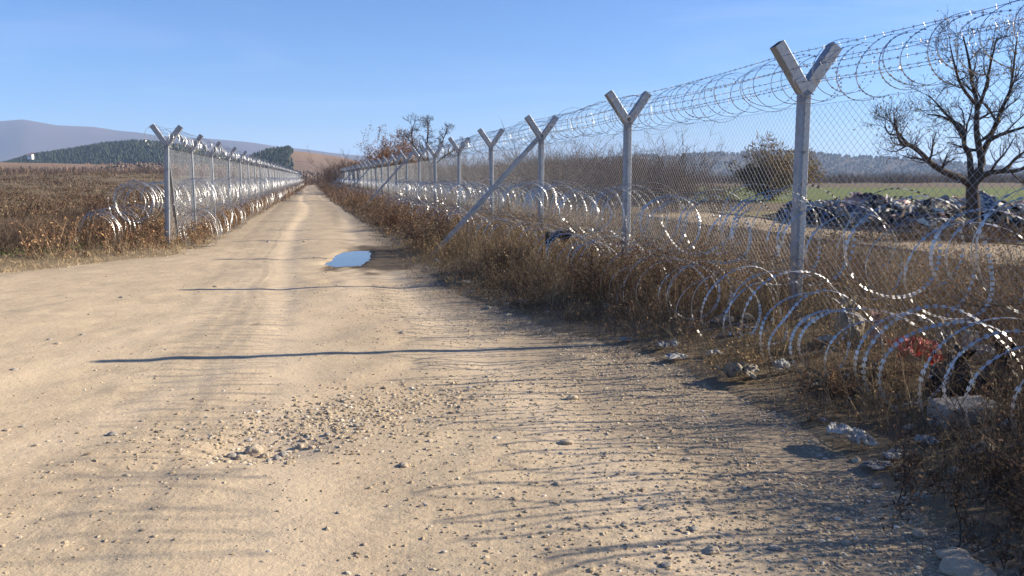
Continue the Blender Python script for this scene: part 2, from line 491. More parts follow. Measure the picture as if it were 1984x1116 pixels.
M['crop'] = mat_simple('young_crop', (0.085, 0.115, 0.030), (0.15, 0.155, 0.05), 0.7, 0.9, 0, 0.1, 0.3, 0.1)
M['paletrack'] = mat_simple('pale_track', (0.36, 0.28, 0.19), (0.26, 0.20, 0.13), 1.1, 0.95, 0, 0.1, 0.4, 0.03)
M['verge'] = mat_simple('grassy_verge', (0.12, 0.11, 0.045), (0.23, 0.17, 0.09), 1.6, 0.95, 0, 0.1, 0.5, 0.05)
field_sheet('field', [gp(1280, 399), gp(2350, 404), gp(2500, 366), gp(1330, 366)], M['crop'], 0.06, 'green crop field beyond the rubbish heap')
field_sheet('path', [fr(-2, 5.6), fr(-2, 8.6), fr(26, 11.0), fr(26, 7.4)], M['paletrack'], 0.05, 'pale dirt path on the far side of the fence')
field_sheet('grass_verge', [fr(-2, 8.7), fr(-2, 11.5), fr(26, 14.5), fr(26, 11.1)], M['verge'], 0.05, 'grassy strip in front of the rubbish heap')

# ------------------------------------------------------------------ fences
POST_H = 2.36
ARM = (0.315, 0.40)        # reach sideways and up

def hollow(mb, p0, p1, w, d, xdir, depth=0.08):
    """square steel channel from p0 to p1, open at p1"""
    p0, p1 = Vector(p0), Vector(p1); ax = (p1 - p0).normalized()
    a = Vector(xdir); a = (a - ax * a.dot(ax)).normalized(); b = ax.cross(a)
    def ring(p, w, d, c=0.16):
        cw, cdp = w * c, w * c
        o = []
        for (i, j, k) in ((-1, -1, 0), (-1, -1, 1), (1, -1, 1), (1, -1, 0), (1, 1, 0), (1, 1, 1), (-1, 1, 1), (-1, 1, 0)):
            x = i * w / 2; y = j * d / 2
            if k == 0: y -= j * cdp * 0.4
            else: x -= i * cw * 0.4
            o.append(p + a * x + b * y)
        return o
    rings = [ring(p0, w, d), ring(p1, w, d), ring(p1, w - .012, d - .012), ring(p1 - ax * depth, w - .012, d - .012)]
    k = len(mb.v)
    for r in rings: mb.v.extend([tuple(q) for q in r])
    for i in range(3):
        for j in range(8):
            j2 = (j + 1) % 8
            mb.q.append((k + i * 8 + j, k + i * 8 + j2, k + (i + 1) * 8 + j2, k + (i + 1) * 8 + j))
    mb.q.append((k + 24, k + 25, k + 26, k + 27)); mb.q.append((k + 24, k + 27, k + 28, k + 31)); mb.q.append((k + 28, k + 29, k + 30, k + 31))

# local post axes: x across the fence, y along it
b = MB(); hollow(b, (0, 0, -0.5), (0, 0, POST_H + 0.03), 0.105, 0.10, (1, 0, 0), 0.02)
b.box((0.0, -0.0512, 1.0), 0.030, 0.003, 2.6)
for zt in (0.10, 0.55, 1.17, 1.75, 2.27):
    b.tube([(-.058, -.055, zt), (.058, -.055, zt + .004), (.058, .056, zt - .003), (-.058, .056, zt), (-.058, -.055, zt)], .0022, 3, cap=False)
upright_me = b.mesh('upright', M['post'])
b = MB(); hollow(b, (0.01, 0, POST_H - 0.03), (ARM[0], 0, POST_H + ARM[1]), 0.114, 0.118, (0, 1, 0))
arm_a = b.mesh('arm', M['post'])
b = MB(); hollow(b, (-0.01, 0, POST_H - 0.03), (-ARM[0], 0, POST_H + ARM[1]), 0.114, 0.118, (0, 1, 0))
arm_b = b.mesh('arm', M['post'])
b = MB(); hollow(b, (-2.42, 0, -0.25), (-0.05, 0, POST_H - 0.02), 0.085, 0.09, (0, 1, 0))
brace_cross = b.mesh('brace', M['post'])
b = MB(); hollow(b, (0, 1.75, -0.2), (0, 0.05, POST_H - 0.12), 0.06, 0.06, (1, 0, 0))
brace_along = b.mesh('brace', M['post'])

# one bay of chain link, 1 m long in local x so that it can be stretched to its bay
BAY, MH, DIA = 4.7, 2.24, 0.075
def chain_bay():
    P0, P1 = [], []
    k = DIA
    n = int((BAY + MH) / k) + 2
    for fam in (1, -1):
        for j in range(n):
            c = -MH + j * k
            # line x = c + z (fam 1) or x = c + MH - z
            z0, z1 = 0.05, MH
            x0, x1 = (c + z0, c + z1) if fam == 1 else (c + MH - z0, c + MH - z1)
            dz = (z1 - z0) / (x1 - x0)
            lo, hi = 0.0, BAY
            if max(x0, x1) < lo or min(x0, x1) > hi: continue
            def cl(x, z):
                xx = min(max(x, lo), hi); return xx, z + (xx - x) * dz
            xa, za = cl(x0, z0); xb, zb = cl(x1, z1)
            segs = 6
            for i in range(segs):
                f0, f1 = i / segs, (i + 1) / segs
                P0.append((xa + (xb - xa) * f0, 0, za + (zb - za) * f0)); P1.append((xa + (xb - xa) * f1, 0, za + (zb - za) * f1))
                
    P0, P1 = np.array(P0), np.array(P1)
    def belly(p, fam=0):
        p = p.copy()
        p[:, 1] = 0.03 * np.sin(np.pi * p[:, 0] / BAY) * fbm(p[:, 0] * 0.8, p[:, 2] * 0.8, 61, 2)
        p[:, 0] += 0.012 * fbm(p[:, 0] * 1.5, p[:, 2] * 1.5, 62, 2); p[:, 2] += 0.012 * fbm(p[:, 0] * 1.5, p[:, 2] * 1.5, 63, 2)
        return p
    P0, P1 = belly(P0), belly(P1)
    H0, H1_ = [], []
    for z in (0.06, 1.13, MH):
        xs = np.linspace(0, BAY, 9)
        zz = z - 0.012 * np.sin(np.pi * xs / BAY)
        for i in range(8): H0.append((xs[i], 0.004, zz[i])); H1_.append((xs[i + 1], 0.004, zz[i + 1]))
    P0 = np.concatenate([P0, H0]); P1 = np.concatenate([P1, H1_])
    return P0, P1

def prisms(P0, P1, r):
    """three-sided wires"""
    d = P1 - P0; d /= np.linalg.norm(d, axis=1, keepdims=True) + 1e-9
    ref = np.where(np.abs(d[:, 2:3]) > 0.9, np.array([[1.0, 0, 0]]), np.array([[0, 0.3, 1.0]]))
    a = np.cross(d, ref); a /= np.linalg.norm(a, axis=1, keepdims=True); b = np.cross(d, a)
    V = []
    for P in (P0, P1):
        for th in (0.5, 2.594, 4.689): V.append(P + (a * math.cos(th) + b * math.sin(th)) * r)
    n = len(P0); V = np.stack(V, 1).reshape(-1, 3)
    k = np.arange(n)[:, None] * 6
    Q = np.concatenate([k + np.array([[0, 1, 4, 3]]), k + np.array([[1, 2, 5, 4]]), k + np.array([[2, 0, 3, 5]])])
    return V, Q
V, Q = prisms(*chain_bay(), 0.0015)
chain_me = np_mesh('chain_link', V, Q, None, M['wire'])

def barbed_strand(f, s0, s1, t, z, posts, near):
    ss = np.unique(np.concatenate([np.arange(s0, near, 0.3), np.arange(near, s1, 1.2), [s1]]))
    pa = np.array(posts)
    k = np.clip(np.searchsorted(pa, ss) - 1, 0, len(pa) - 2)
    fr_ = np.clip((ss - pa[k]) / (pa[k + 1] - pa[k]), 0, 1)
    sag = 0.035 * 4 * fr_ * (1 - fr_)
    base = np.array([f(0, 0, 0)]); u = np.array(f(1, 0, 0)) - np.array(f(0, 0, 0)); n = np.array(f(0, 1, 0)) - np.array(f(0, 0, 0))
    def pt(s, tt, zz): return base + np.outer(s, u) + np.outer(tt, n) + np.outer(zz, [0, 0, 1])
    P = pt(ss, t + 0.012 * fbm(ss * .6, ss * 0 + t * 9, 71, 2), z - sag + 0.01 * fbm(ss * .9, ss * 0 + z, 72, 2))
    V, Q = prisms(P[:-1], P[1:], 0.0024)
    sb = np.arange(s0 + random.random() * .1, near, 0.115)
    C = np.stack([np.interp(sb, ss, P[:, i]) for i in range(3)], 1)
    rv = rng.normal(size=C.shape); rv -= np.outer(rv @ u, u); rv /= np.linalg.norm(rv, axis=1, keepdims=True)
    rw = np.cross(rv, u)
    A = np.concatenate([C - rv * .016 + u * .004, C - rw * .016 - u * .004]); B = np.concatenate([C + rv * .016 - u * .004, C + rw * .016 + u * .004])
    V2, Q2 = prisms(A, B, 0.0024)
    return np_mesh('barbed_wire', np.concatenate([V, V2]), np.concatenate([Q, Q2 + len(V)]), None, M['barb'])

def make_fence(f, posts, u, label, braces, along, name='chain_link_fence', flip=False, near=30):
    o0 = f(0, 0, 0)
    root = empty(name, (o0[0], o0[1], 0.0)); tag(root, label, 'fence', 'steel border fences on either side of the track')
    rz = math.atan2(u[1], u[0]) - math.pi / 2
    bs = -1 if flip else 1
    zs = []
    for i, s in enumerate(posts):
        p = f(s); z = H1(p[0], p[1]) + 0.02; z = min(max(z, -0.03), 0.25); zs.append(z)
        loc = np.array([p[0] - o0[0], p[1] - o0[1], z * 0.6])
        lean = ((random.random() - .5) * 0.02, (random.random() - .5) * 0.025 + (0.045 if flip and i == 0 else 0), rz)
        up = link('post', upright_me, root, loc, lean)
        link('arm', arm_a, up); link('arm', arm_b, up)
        if i in braces: link('brace', brace_cross, up, scale=(1, 1, 1))
        if i in along: link('brace', brace_along, up)
    for i in range(len(posts) - 1):
        p = f(posts[i], 0.0); L = posts[i + 1] - posts[i]
        link('chain_link_panel', chain_me, root, (p[0] - o0[0], p[1] - o0[1], 0.05), (0, 0, rz + math.pi / 2), (L / BAY, 1, 1))
    for sgn in (-1, 1):
        for q in (0.22, 0.54, 0.86):
            me = barbed_strand(lambda s, t, z: np.array(f(s, t, z)) - np.array([o0[0], o0[1], 0]), posts[0], posts[-1],
                               sgn * ARM[0] * q, POST_H + 0.075 + ARM[1] * q * 0.95, posts, near)
            link('barbed_wire', me, root)
    return root

make_fence(fr, POST_R, U, 'tall chain link fence with forked steel posts beside the rubbish heap', (4, 9, 14, 19, 24), ())
make_fence(fl, POST_L, UL, 'tall chain link fence with forked steel posts beside the brown scrub field', (), (0, 5, 10, 15), flip=True, near=20)

# ------------------------------------------------------------------ razor wire coils
def razor(name, f, s0, s1, t, zc, rad, pitch, tilt, near, seed, rough=0.06, ground=False, wide=1.0, bunch=0, blade=1.0):
    r_ = np.random.default_rng(seed)
    V, Q = [], []
    off = 0
    base = np.array(f(0, 0, 0)); u = np.array(f(1, 0, 0)) - base; n = np.array(f(0, 1, 0)) - base; zax = np.array([0, 0, 1.0])
    for (a, bnd, dense) in ((s0, min(near, s1), True), (near, s1, False)):
        if bnd <= a: continue
        pit = pitch if dense else pitch * 1.7
        turns = (bnd - a) / pit
        bn = bunch if dense else 0
        turns += bn
        spacing = 0.042 if dense else 2 * math.pi * rad / 22
        m = int(turns * 2 * math.pi * rad / spacing) + 2
        th = np.linspace(0, turns * 2 * np.pi, m)
        turn = th / (2 * np.pi)
        kk = np.arange(int(turns) + 4)
        def per(scale):
            return np.interp(turn, kk, r_.normal(size=len(kk)) * scale)
        tl = tilt * np.ones(m) + per(tilt * (.5 if rough < .1 else 1.1))
        rr = rad * (1 + per(rough) + per(.07) * np.sin(2 * th + per(1.5)) + per(.05) * np.sin(3 * th + per(1.5)))
        s = a + np.where(turn < bn, turn * .045, bn * .045 + pit * (turn - bn)) + tl * np.sin(th - 1.35) + per(pitch * 0.28)
        tc = t + per(rad * 0.16); zz = zc + per(rad * 0.13)
        p = base + np.outer(s, u) + np.outer(tc + rr * np.cos(th), n) + np.outer(zz + rr * np.sin(th), zax)
        if ground:
            gz = height(p[:, 0], p[:, 1]); p[:, 2] = np.maximum(p[:, 2], gz + 0.03 + 0.03 * r_.random(m))
        T = np.gradient(p, axis=0); T /= np.linalg.norm(T, axis=1, keepdims=True) + 1e-9
        radial = np.outer(np.cos(th), n) + np.outer(np.sin(th), zax)
        W = np.cross(T, radial); W /= np.linalg.norm(W, axis=1, keepdims=True) + 1e-9
        tw = per(0.5) + 0.25 * r_.normal(size=m)
        Bn = np.cross(W, T)
        W2 = W * np.cos(tw)[:, None] + Bn * np.sin(tw)[:, None]
        hw = ((0.0036 if rough < .1 else .0027) if dense else 0.0034) * wide
        Wr = W * math.cos(0.6) + Bn * math.sin(0.6)
        vv = np.stack([p - Wr * hw, p + Wr * hw], 1).reshape(-1, 3)
        k = np.arange(m - 1)[:, None] * 2
        V.append(vv); Q.append(k + np.array([[0, 1, 3, 2]]) + off); off += len(vv)
        if dense:
            # barbed blades: a pair of flared wings at each station
            bl, bw = 0.0125 * wide * blade, 0.0105 * wide * blade
            nar = 0.55
            a0 = p - T * bl * nar + Bn * 0.0008; a1 = p + T * bl * nar + Bn * 0.0008
            vv = np.stack([a0, a1, p + T * bl + W2 * bw, p - T * bl + W2 * bw, p + T * bl - W2 * bw, p - T * bl - W2 * bw], 1).reshape(-1, 3)
            k = np.arange(m)[:, None] * 6
            V.append(vv); Q.append(np.concatenate([k + np.array([[0, 1, 2, 3]]), k + np.array([[1, 0, 5, 4]])]) + off); off += len(vv)
    me = np_mesh(name, np.concatenate(V), np.concatenate(Q), None, M['razor'])
    return link('razor_wire_coil', me)

RG = 'razor wire coils laid along the fences'
R_END, L_END = 150, 150
tag(razor('rc_top', fr, -10, R_END, 0.0, POST_H + 0.185, 0.235, 0.22, 0.14, 32, 1, 0.06, wide=1.0, blade=.8),
    'razor wire coil in the forked post tops beside the rubbish heap', 'razor wire', RG)
tag(razor('rc_up', fr, -10, R_END, -0.62, 1.10, 0.365, 0.21, 0.11, 34, 2, 0.13, wide=1.08, blade=1.15),
    'upper roadside razor wire coil lying against the fence by the rubbish heap', 'razor wire', RG)
tag(razor('rc_low', fr, -10, R_END, -0.92, 0.38, 0.37, 0.24, 0.11, 34, 3, 0.20, True, wide=1.05, blade=1.15),
    'lower razor wire coil tangled in brown weeds below the fence by the rubbish heap', 'razor wire', RG)
tag(razor('lc_top', fl, 0.1, L_END, 0.0, POST_H + 0.155, 0.24, 0.40, 0.16, 40, 4, 0.06),
    'razor wire coil in the forked post tops beside the scrub field', 'razor wire', RG)
tag(razor('lc_up', fl, 0.0, L_END, 0.72, 1.17, 0.41, 0.62, 0.22, 45, 5, 0.07, wide=1.1, bunch=6),
    'upper razor wire coil on the track side of the scrub field fence', 'razor wire', RG)
tag(razor('lc_low', fl, -0.2, L_END, 0.80, 0.44, 0.42, 0.66, 0.22, 45, 6, 0.09, True, wide=1.1, bunch=5),
    'lower razor wire coil on the track side of the scrub field fence', 'razor wire', RG)
tag(razor('lc_fup', fl, -0.1, 70, -0.55, 1.05, 0.45, 0.42, 0.10, 24, 7, 0.06, wide=1.35, bunch=7),
    'upper razor wire coil on the scrub side of the scrub field fence', 'razor wire', RG)
tag(razor('lc_flow', fl, -0.5, 70, -1.25, 0.40, 0.42, 0.42, 0.12, 24, 8, 0.08, True, wide=1.35, bunch=5),
    'lower razor wire coil lying in the scrub behind the scrub field fence', 'razor wire', RG)

# ------------------------------------------------------------------ dry plants
def rib(base, d, L, W, bend, segs=2, taper=0.85):
    n = len(base)
    rv = rng.normal(size=(n, 3)); side = np.cross(d, rv); side /= np.linalg.norm(side, axis=1, keepdims=True) + 1e-9
    out = []
    for k in range(segs + 1):
        t = k / segs
        p = base + d * (L * t)[:, None] + bend * (L * t * t)[:, None]
        w = (W * (1 - taper * t) / 2)[:, None]
        out += [p - side * w, p + side * w]
    V = np.stack(out, 1).reshape(-1, 3)
    m = (segs + 1) * 2
    k = np.arange(n)[:, None] * m
    Q = np.concatenate([k + np.array([[2 * i, 2 * i + 1, 2 * i + 3, 2 * i + 2]]) for i in range(segs)])
    return V, Q, m

class Stuff:
    def __init__(s): s.V = []; s.Q = []; s.C = []; s.n = 0
    def ribs(s, base, d, L, W, bend, tint, segs=2, taper=0.85):
        V, Q, m = rib(base, d, L, W, bend, segs, taper)
        s.V.append(V); s.Q.append(Q + s.n); s.C.append(np.repeat(tint, m, 0)); s.n += len(V)
    def build(s, name, mat):
        return np_mesh(name, np.concatenate(s.V), np.concatenate(s.Q), None, mat, {'tint': np.concatenate(s.C)})

def unit(v): return v / (np.linalg.norm(v, axis=1, keepdims=True) + 1e-9)

def tufts(st, C, h, n, w, tint, spread=0.08, lean=0.35, segs=2, curl=0.45):
    """grass tufts at C: n blades each"""
    k = len(C); B = np.repeat(C, n, 0); hh = np.repeat(h, n) * rng.uniform(0.45, 1.1, k * n)
    B = B + np.concatenate([rng.normal(size=(k * n, 2)) * spread, np.zeros((k * n, 1))], 1)
    d = unit(np.concatenate([rng.normal(size=(k * n, 2)) * lean, np.ones((k * n, 1))], 1))
    bend = np.concatenate([rng.normal(size=(k * n, 2)) * curl * .6, -np.abs(rng.normal(size=(k * n, 1))) * curl * 0.4], 1)
    st.ribs(B, d, hh, np.full(k * n, w) * rng.uniform(.6, 1.3, k * n), bend, np.repeat(tint, n, 0), segs)

def weeds(st, C, h, stems, twigs, w, tint, lean=0.25, heads=True, spread=0.10):
    """dead branching weeds: stems, side twigs and small seed heads"""
    k = len(C); n = stems
    B = np.repeat(C, n, 0) + np.concatenate([rng.normal(size=(k * n, 2)) * spread, np.zeros((k * n, 1))], 1)
    hh = np.repeat(h, n) * rng.uniform(0.55, 1.1, k * n)
    d = unit(np.concatenate([rng.normal(size=(k * n, 2)) * lean, np.ones((k * n, 1))], 1))
    bend = np.concatenate([rng.normal(size=(k * n, 2)) * 0.2, -np.abs(rng.normal(size=(k * n, 1))) * .1], 1)
    ct = np.repeat(tint, n, 0)
    st.ribs(B, d, hh, np.full(k * n, w), bend, ct, 2, 0.6)
    t = rng.uniform(0.25, 1.0, (k * n, twigs))
    tb = (B[:, None] + d[:, None] * (hh[:, None] * t)[..., None] + bend[:, None] * (hh[:, None] * t * t)[..., None]).reshape(-1, 3)
    m = k * n * twigs
    td = unit(np.repeat(d, twigs, 0) * 0.7 + rng.normal(size=(m, 3)) * 0.55 + np.array([0, 0, .15]))
    tl = np.repeat(hh, twigs) * rng.uniform(.12, .38, m) * (1.25 - t.ravel() * .6)
    st.ribs(tb, td, tl, np.full(m, w * .65), rng.normal(size=(m, 3)) * .15, np.repeat(ct, twigs, 0), 1, 0.6)
    if heads:
        hb = tb + td * tl[:, None] * rng.uniform(.5, 1, (m, 1))
        hd = unit(rng.normal(size=(m, 3)) + td)
        st.ribs(hb, hd, rng.uniform(.012, .03, m) * (w / .004) ** .5, np.full(m, w * 2.6), rng.normal(size=(m, 3)) * .2, np.repeat(ct * np.array([[1.25, 1.15, 1.0]]), twigs, 0), 1, 0.3)

BROWN = np.array([[0.150, 0.104, 0.068], [0.112, 0.078, 0.054], [0.195, 0.141, 0.092], [0.25, 0.188, 0.122], [0.150, 0.092, 0.060]]) * [[.92, .96, 1.0]]
TAN = np.array([[0.40, 0.30, 0.17], [0.33, 0.24, 0.13], [0.46, 0.36, 0.22]])
GREEN = np.array([[0.07, 0.10, 0.03], [0.10, 0.12, 0.045], [0.05, 0.08, 0.03]])
DARK = np.array([[0.10, 0.065, 0.042], [0.13, 0.08, 0.05], [0.085, 0.06, 0.045]])

def pick(pal, n): return pal[rng.integers(0, len(pal), n)] * rng.uniform(.8, 1.2, (n, 1))

def on_ground(x, y, dz=-0.01):
    return np.stack([x, y, height(x, y) + dz], 1)

KEEP_CLEAR = np.array([gp(*p)[:2] for p in ((1648, 868), (1438, 742), (1644, 702), (1776, 748), (1826, 730), (1842, 790), (1866, 838), (1873, 712), (1312, 702), (1516, 736), (1404, 660), (1446, 658), (1600, 706), (1560, 668), (1902, 742))])
def clear_of_litter(P):
    """no weeds grow through the litter or right in front of it"""
    ok = np.ones(len(P), bool)
    for c in KEEP_CLEAR:
        v = P[:, :2] - c; n_ = -c / np.linalg.norm(c)
        a_ = v @ n_; b_ = np.abs(v @ np.array([n_[1], -n_[0]]))
        ok &= ~((a_ > -.13) & (a_ < .65) & (b_ < .18))
    return ok

def scat_fr(f, s0, s1, t0, t1, n, sd_max=-0.05, logd=False):
    s = rng.uniform(s0, s1, n) if not logd else np.exp(rng.uniform(np.log(s0 + 12), np.log(s1 + 12), n)) - 12
    t = rng.uniform(t0, t1, n)
    b0 = np.array(f(0, 0, 0)); u = np.array(f(1, 0, 0)) - b0; nn = np.array(f(0, 1, 0)) - b0
    P = b0 + np.outer(s, u) + np.outer(t, nn)
    sd = road_sd(P[:, 0], P[:, 1]) + road_edge_noise(P[:, 0], P[:, 1])
    ok = (sd < sd_max) & clear_of_litter(P)
    P = P[ok]
    return on_ground(P[:, 0], P[:, 1]), -sd[ok], t[ok], s[ok]

# right verge, near
st = Stuff()
P, e, t, s = scat_fr(fr, -10.0, 13, -3.0, 2.6, 5000)
cl = fbm(P[:, 0] * .9, P[:, 1] * .9, 81, 3)
keep = (rng.random(len(P)) < np.clip(0.65 + cl * 0.9, .15, 1))
P, e, t, s, cl = P[keep], e[keep], t[keep], s[keep], cl[keep]
h = (0.15 + 0.42 * sst(0.1, 1.1, e)) * rng.uniform(.45, 1.3, len(P)) * (1 + .6 * cl) * np.where(s > 2.5, 1.15, 1.25)
h = h + np.where((s < -2.2) & (t > -1.2), .55, 0) * rng.random(len(P))
cc = pick(np.concatenate([BROWN, BROWN, DARK]), len(P)) * (1.15 + .55 * fbm(P[:, 0] * .7, P[:, 1] * .7, 84, 2))[:, None]
cc = cc * (1 - .5 * sst(.1, .5, fbm(P[:, 0] * .5, P[:, 1] * .5, 85, 2)))[:, None] + TAN[1] * (.5 * sst(.1, .5, fbm(P[:, 0] * .5, P[:, 1] * .5, 85, 2)))[:, None]
weeds(st, P, h, 7, 6, 0.0036, cc)
m = rng.random(len(P)) < .16
tufts(st, P[m], h[m] * 1.35 + .1, 7, .0042, pick(TAN, m.sum()), .05, .22, 3, .5)
P, e, t, s = scat_fr(fr, -10.0, 14, -3.0, 3.2, 5400, -0.0)
h = (0.14 + 0.34 * sst(0.05, 1.0, e)) * rng.uniform(.6, 1.3, len(P))
tufts(st, P, h, 16, 0.0046, pick(np.concatenate([BROWN, TAN[:2]]), len(P)))
# beyond the fence
P, e, t, s = scat_fr(fr, -4.5, 16, 2.4, 5.8, 1200)
tufts(st, P, rng.uniform(.15, .45, len(P)), 14, 0.008, pick(np.concatenate([BROWN, TAN[:2]]), len(P)))
P, e, t, s = scat_fr(fr, -4.5, 16, 2.4, 5.6, 520)
weeds(st, P, rng.uniform(.25, .6, len(P)), 4, 5, 0.006, pick(BROWN, len(P)))
fx = rng.normal(size=260) * 1.6 + gp(1900, 486)[0]; fy = rng.normal(size=260) * .5 + gp(1900, 486)[1]
P = on_ground(fx, fy)
weeds(st, P, rng.uniform(.2, .6, len(P)), 5, 5, 0.009, pick(np.concatenate([BROWN, DARK]), len(P)))
tufts(st, P, rng.uniform(.1, .4, len(P)), 12, 0.011, pick(BROWN, len(P)), .15)
o = link('dry_weeds', st.build('dry_weeds', M['weed']))
tag(o, 'thick brown dead weeds growing along the fence by the rubbish heap', 'weeds', kind='stuff')

# right verge, middle and far
st = Stuff()
P, e, t, s = scat_fr(fr, 13, 48, -3.0, 4.2, 2600, -0.1)
h = (0.2 + 0.40 * sst(0.1, 1.1, e)) * rng.uniform(.6, 1.3, len(P))
weeds(st, P, h, 4, 4, 0.009, pick(BROWN * [[1.1, 1, .95]], len(P)))
tufts(st, P, h * .8, 8, 0.011, pick(BROWN, len(P)), 0.15)
P, e, t, s = scat_fr(fr, 48, 320, -3.5, 6, 3600, -0.1, True)
h = (0.25 + 0.6 * sst(0.1, 1.1, e)) * rng.uniform(.6, 1.4, len(P))
tufts(st, P, h, 14, 0.03, pick(BROWN * [[1.15, 1, .95]], len(P)), 0.3)
o = link('roadside_weeds', st.build('roadside_weeds', M['weed']))
tag(o, 'reddish brown weeds lining the far stretch of the track', 'weeds', kind='stuff')

# left verge between track and fence, and scrub field
st = Stuff()
P, e, t, s = scat_fr(fl, -3.5, 40, -2.0, 3.2, 3000, -0.1)
h = (0.22 + 0.50 * sst(0.1, 1.3, e)) * rng.uniform(.6, 1.3, len(P))
weeds(st, P, h, 4, 4, 0.009, pick(BROWN * [[1.15, 1, .9]], len(P)))
tufts(st, P, h * .7, 8, 0.011, pick(BROWN, len(P)), 0.15)
P, e, t, s = scat_fr(fl, 40, 320, -4, 3.2, 3200, -0.1, True)
tufts(st, P, rng.uniform(.4, 1.0, len(P)), 14, 0.03, pick(BROWN * [[1.15, 1, .95]], len(P)), 0.3)
o = link('verge_weeds', st.build('verge_weeds', M['weed']))
tag(o, 'brown weeds between the track and the scrub field fence', 'weeds', kind='stuff')

st = Stuff()
n = 9000
yy = np.exp(rng.uniform(np.log(15), np.log(230), n)); xx = -yy * rng.uniform(0.22, 0.86, n)
e = -((xx - L0[0]) * NL[0] + (yy - L0[1]) * NL[1])
sd = road_sd(xx, yy); ok = (sd < -1.7) & (e > -0.5)
xx, yy = xx[ok], yy[ok]
cl = fbm(xx * .12, yy * .12, 91, 3)
ok = rng.random(len(xx)) < np.clip(.75 + cl, .25, 1)
xx, yy, cl = xx[ok], yy[ok], cl[ok]
P = on_ground(xx, yy, -0.02)
dist = np.hypot(xx, yy)
h = rng.uniform(.22, .62, len(P)) * (1 + .7 * cl)
pal = np.concatenate([BROWN, DARK, DARK[:2], BROWN[:2]]) * [[.88, .88, .92]]
for lo, hi, nb, wd in ((0, 35, 44, .008), (35, 80, 22, .03), (80, 400, 16, .07)):
    m = (dist >= lo) & (dist < hi)
    tufts(st, P[m], h[m], nb, wd, pick(pal, m.sum()), 0.22 + 0.002 * lo, 0.55, 2, 0.5)
    if lo < 80: weeds(st, P[m], h[m] * 1.1, 5, 5, wd * .55, pick(pal, m.sum()), 0.5, lo > 0, .2)
o = link('scrub', st.build('scrub', M['weed']))
tag(o, 'low brown scrub covering the field behind the fence', 'scrub', kind='stuff')

# tan and green grass along the left edge of the clearing
st = Stuff()
n = 9000
xx = rng.uniform(-16, -5.0, n); yy = rng.uniform(9, 24, n)
sd = road_sd(xx, yy) + road_edge_noise(xx, yy)
ok = (sd < 0.1) & (sd > -2.2)
P = on_ground(xx[ok], yy[ok]); sdk = sd[ok]
tufts(st, P, rng.uniform(.05, .16, len(P)), 14, 0.008, pick(TAN, len(P)), .12, .8)
m = sdk < -1.4
tufts(st, P[m], rng.uniform(.10, .25, m.sum()), 12, 0.011, pick(GREEN, m.sum()), .12, .7)
o = link('dry_grass', st.build('dry_grass', M['weed']))
tag(o, 'short straw coloured grass along the edge of the clearing', 'grass', kind='stuff')

# right edge: short tufts and small green plants on the gravel margin
st = Stuff()
n = 4200
P, e, t, s = scat_fr(fr, -6, 22, -4.2, -0.6, n, 0.35)
m = e < 0.9; P, e = P[m], e[m]
tufts(st, P, rng.uniform(.03, .14, len(P)), 9, 0.005, pick(np.concatenate([BROWN, DARK, TAN[:1]]), len(P)), .07, .9)
m = (rng.random(len(P)) < .10) & (e > 0.1)
tufts(st, P[m], rng.uniform(.05, .16, m.sum()), 16, 0.008, pick(GREEN, m.sum()), .08, .9)
o = link('margin_grass', st.build('margin_grass', M['weed']))
tag(o, 'sparse withered grass on the gravel margin of the track', 'grass', kind='stuff')

# ------------------------------------------------------------------ pebbles
phi = (1 + 5 ** .5) / 2
ico = unit(np.array([(-1, phi, 0), (1, phi, 0), (-1, -phi, 0), (1, -phi, 0), (0, -1, phi), (0, 1, phi), (0, -1, -phi), (0, 1, -phi), (phi, 0, -1), (phi, 0, 1), (-phi, 0, -1), (-phi, 0, 1)]))
icof = np.array([(0, 11, 5), (0, 5, 1), (0, 1, 7), (0, 7, 10), (0, 10, 11), (1, 5, 9), (5, 11, 4), (11, 10, 2), (10, 7, 6), (7, 1, 8), (3, 9, 4), (3, 4, 2), (3, 2, 6), (3, 6, 8), (3, 8, 9), (4, 9, 5), (2, 4, 11), (6, 2, 10), (8, 6, 7), (9, 8, 1)])

def pebbles(name, x, y, size, material, label):
    n = len(x)
    z = height(x, y)
    V = np.repeat(ico[None], n, 0) * rng.uniform(.7, 1.25, (n, 12, 1))
    V = V * rng.uniform(.6, 1.2, (n, 1, 3)) * np.array([1.15, 1.0, 0.62]) * size[:, None, None]
    a = rng.uniform(0, 6.28, n); c, s_ = np.cos(a)[:, None], np.sin(a)[:, None]
    V = np.stack([V[..., 0] * c - V[..., 1] * s_, V[..., 0] * s_ + V[..., 1] * c, V[..., 2]], -1)
    V = V + np.stack([x, y, z + size * .06], 1)[:, None]
    F = (icof[None] + (np.arange(n) * 12)[:, None, None]).reshape(-1, 3)
    o = link(name, np_mesh(name, V.reshape(-1, 3), None, F, material))
    return tag(o, label, 'gravel', kind='stuff')

n = 13000
yy = np.exp(rng.uniform(np.log(1.8), np.log(22), n)); xx = yy * rng.uniform(-.70, .62, n)
sd = road_sd(xx, yy)
patch = vn(xx * .8, yy * .8, 101)
ok = (sd > -0.3) & (rng.random(n) < np.clip(0.14 + 0.8 * sst(.5, .85, patch) + 0.8 * (1 - sst(0.2, 1.6, sd)), 0, 1) * (1 - .85 * track_at(xx, yy)))
xx, yy = xx[ok], yy[ok]
sz = 0.0035 + 0.013 * rng.random(len(xx)) ** 3.4
pebbles('gravel', xx, yy, sz, M['pebble'], 'loose gravel strewn over the dirt track')
n = 30000
yy = np.exp(rng.uniform(np.log(2.2), np.log(13), n)); tq = -np.abs(rng.normal(size=n)) * 1.15
xx = np.interp(yy, [0, 3.5, 6.2, 8.2, 11.5, 16], [2.1, 2.2, 2.1, 1.35, .2, -1.5]) + 0.35 + tq * 1.3
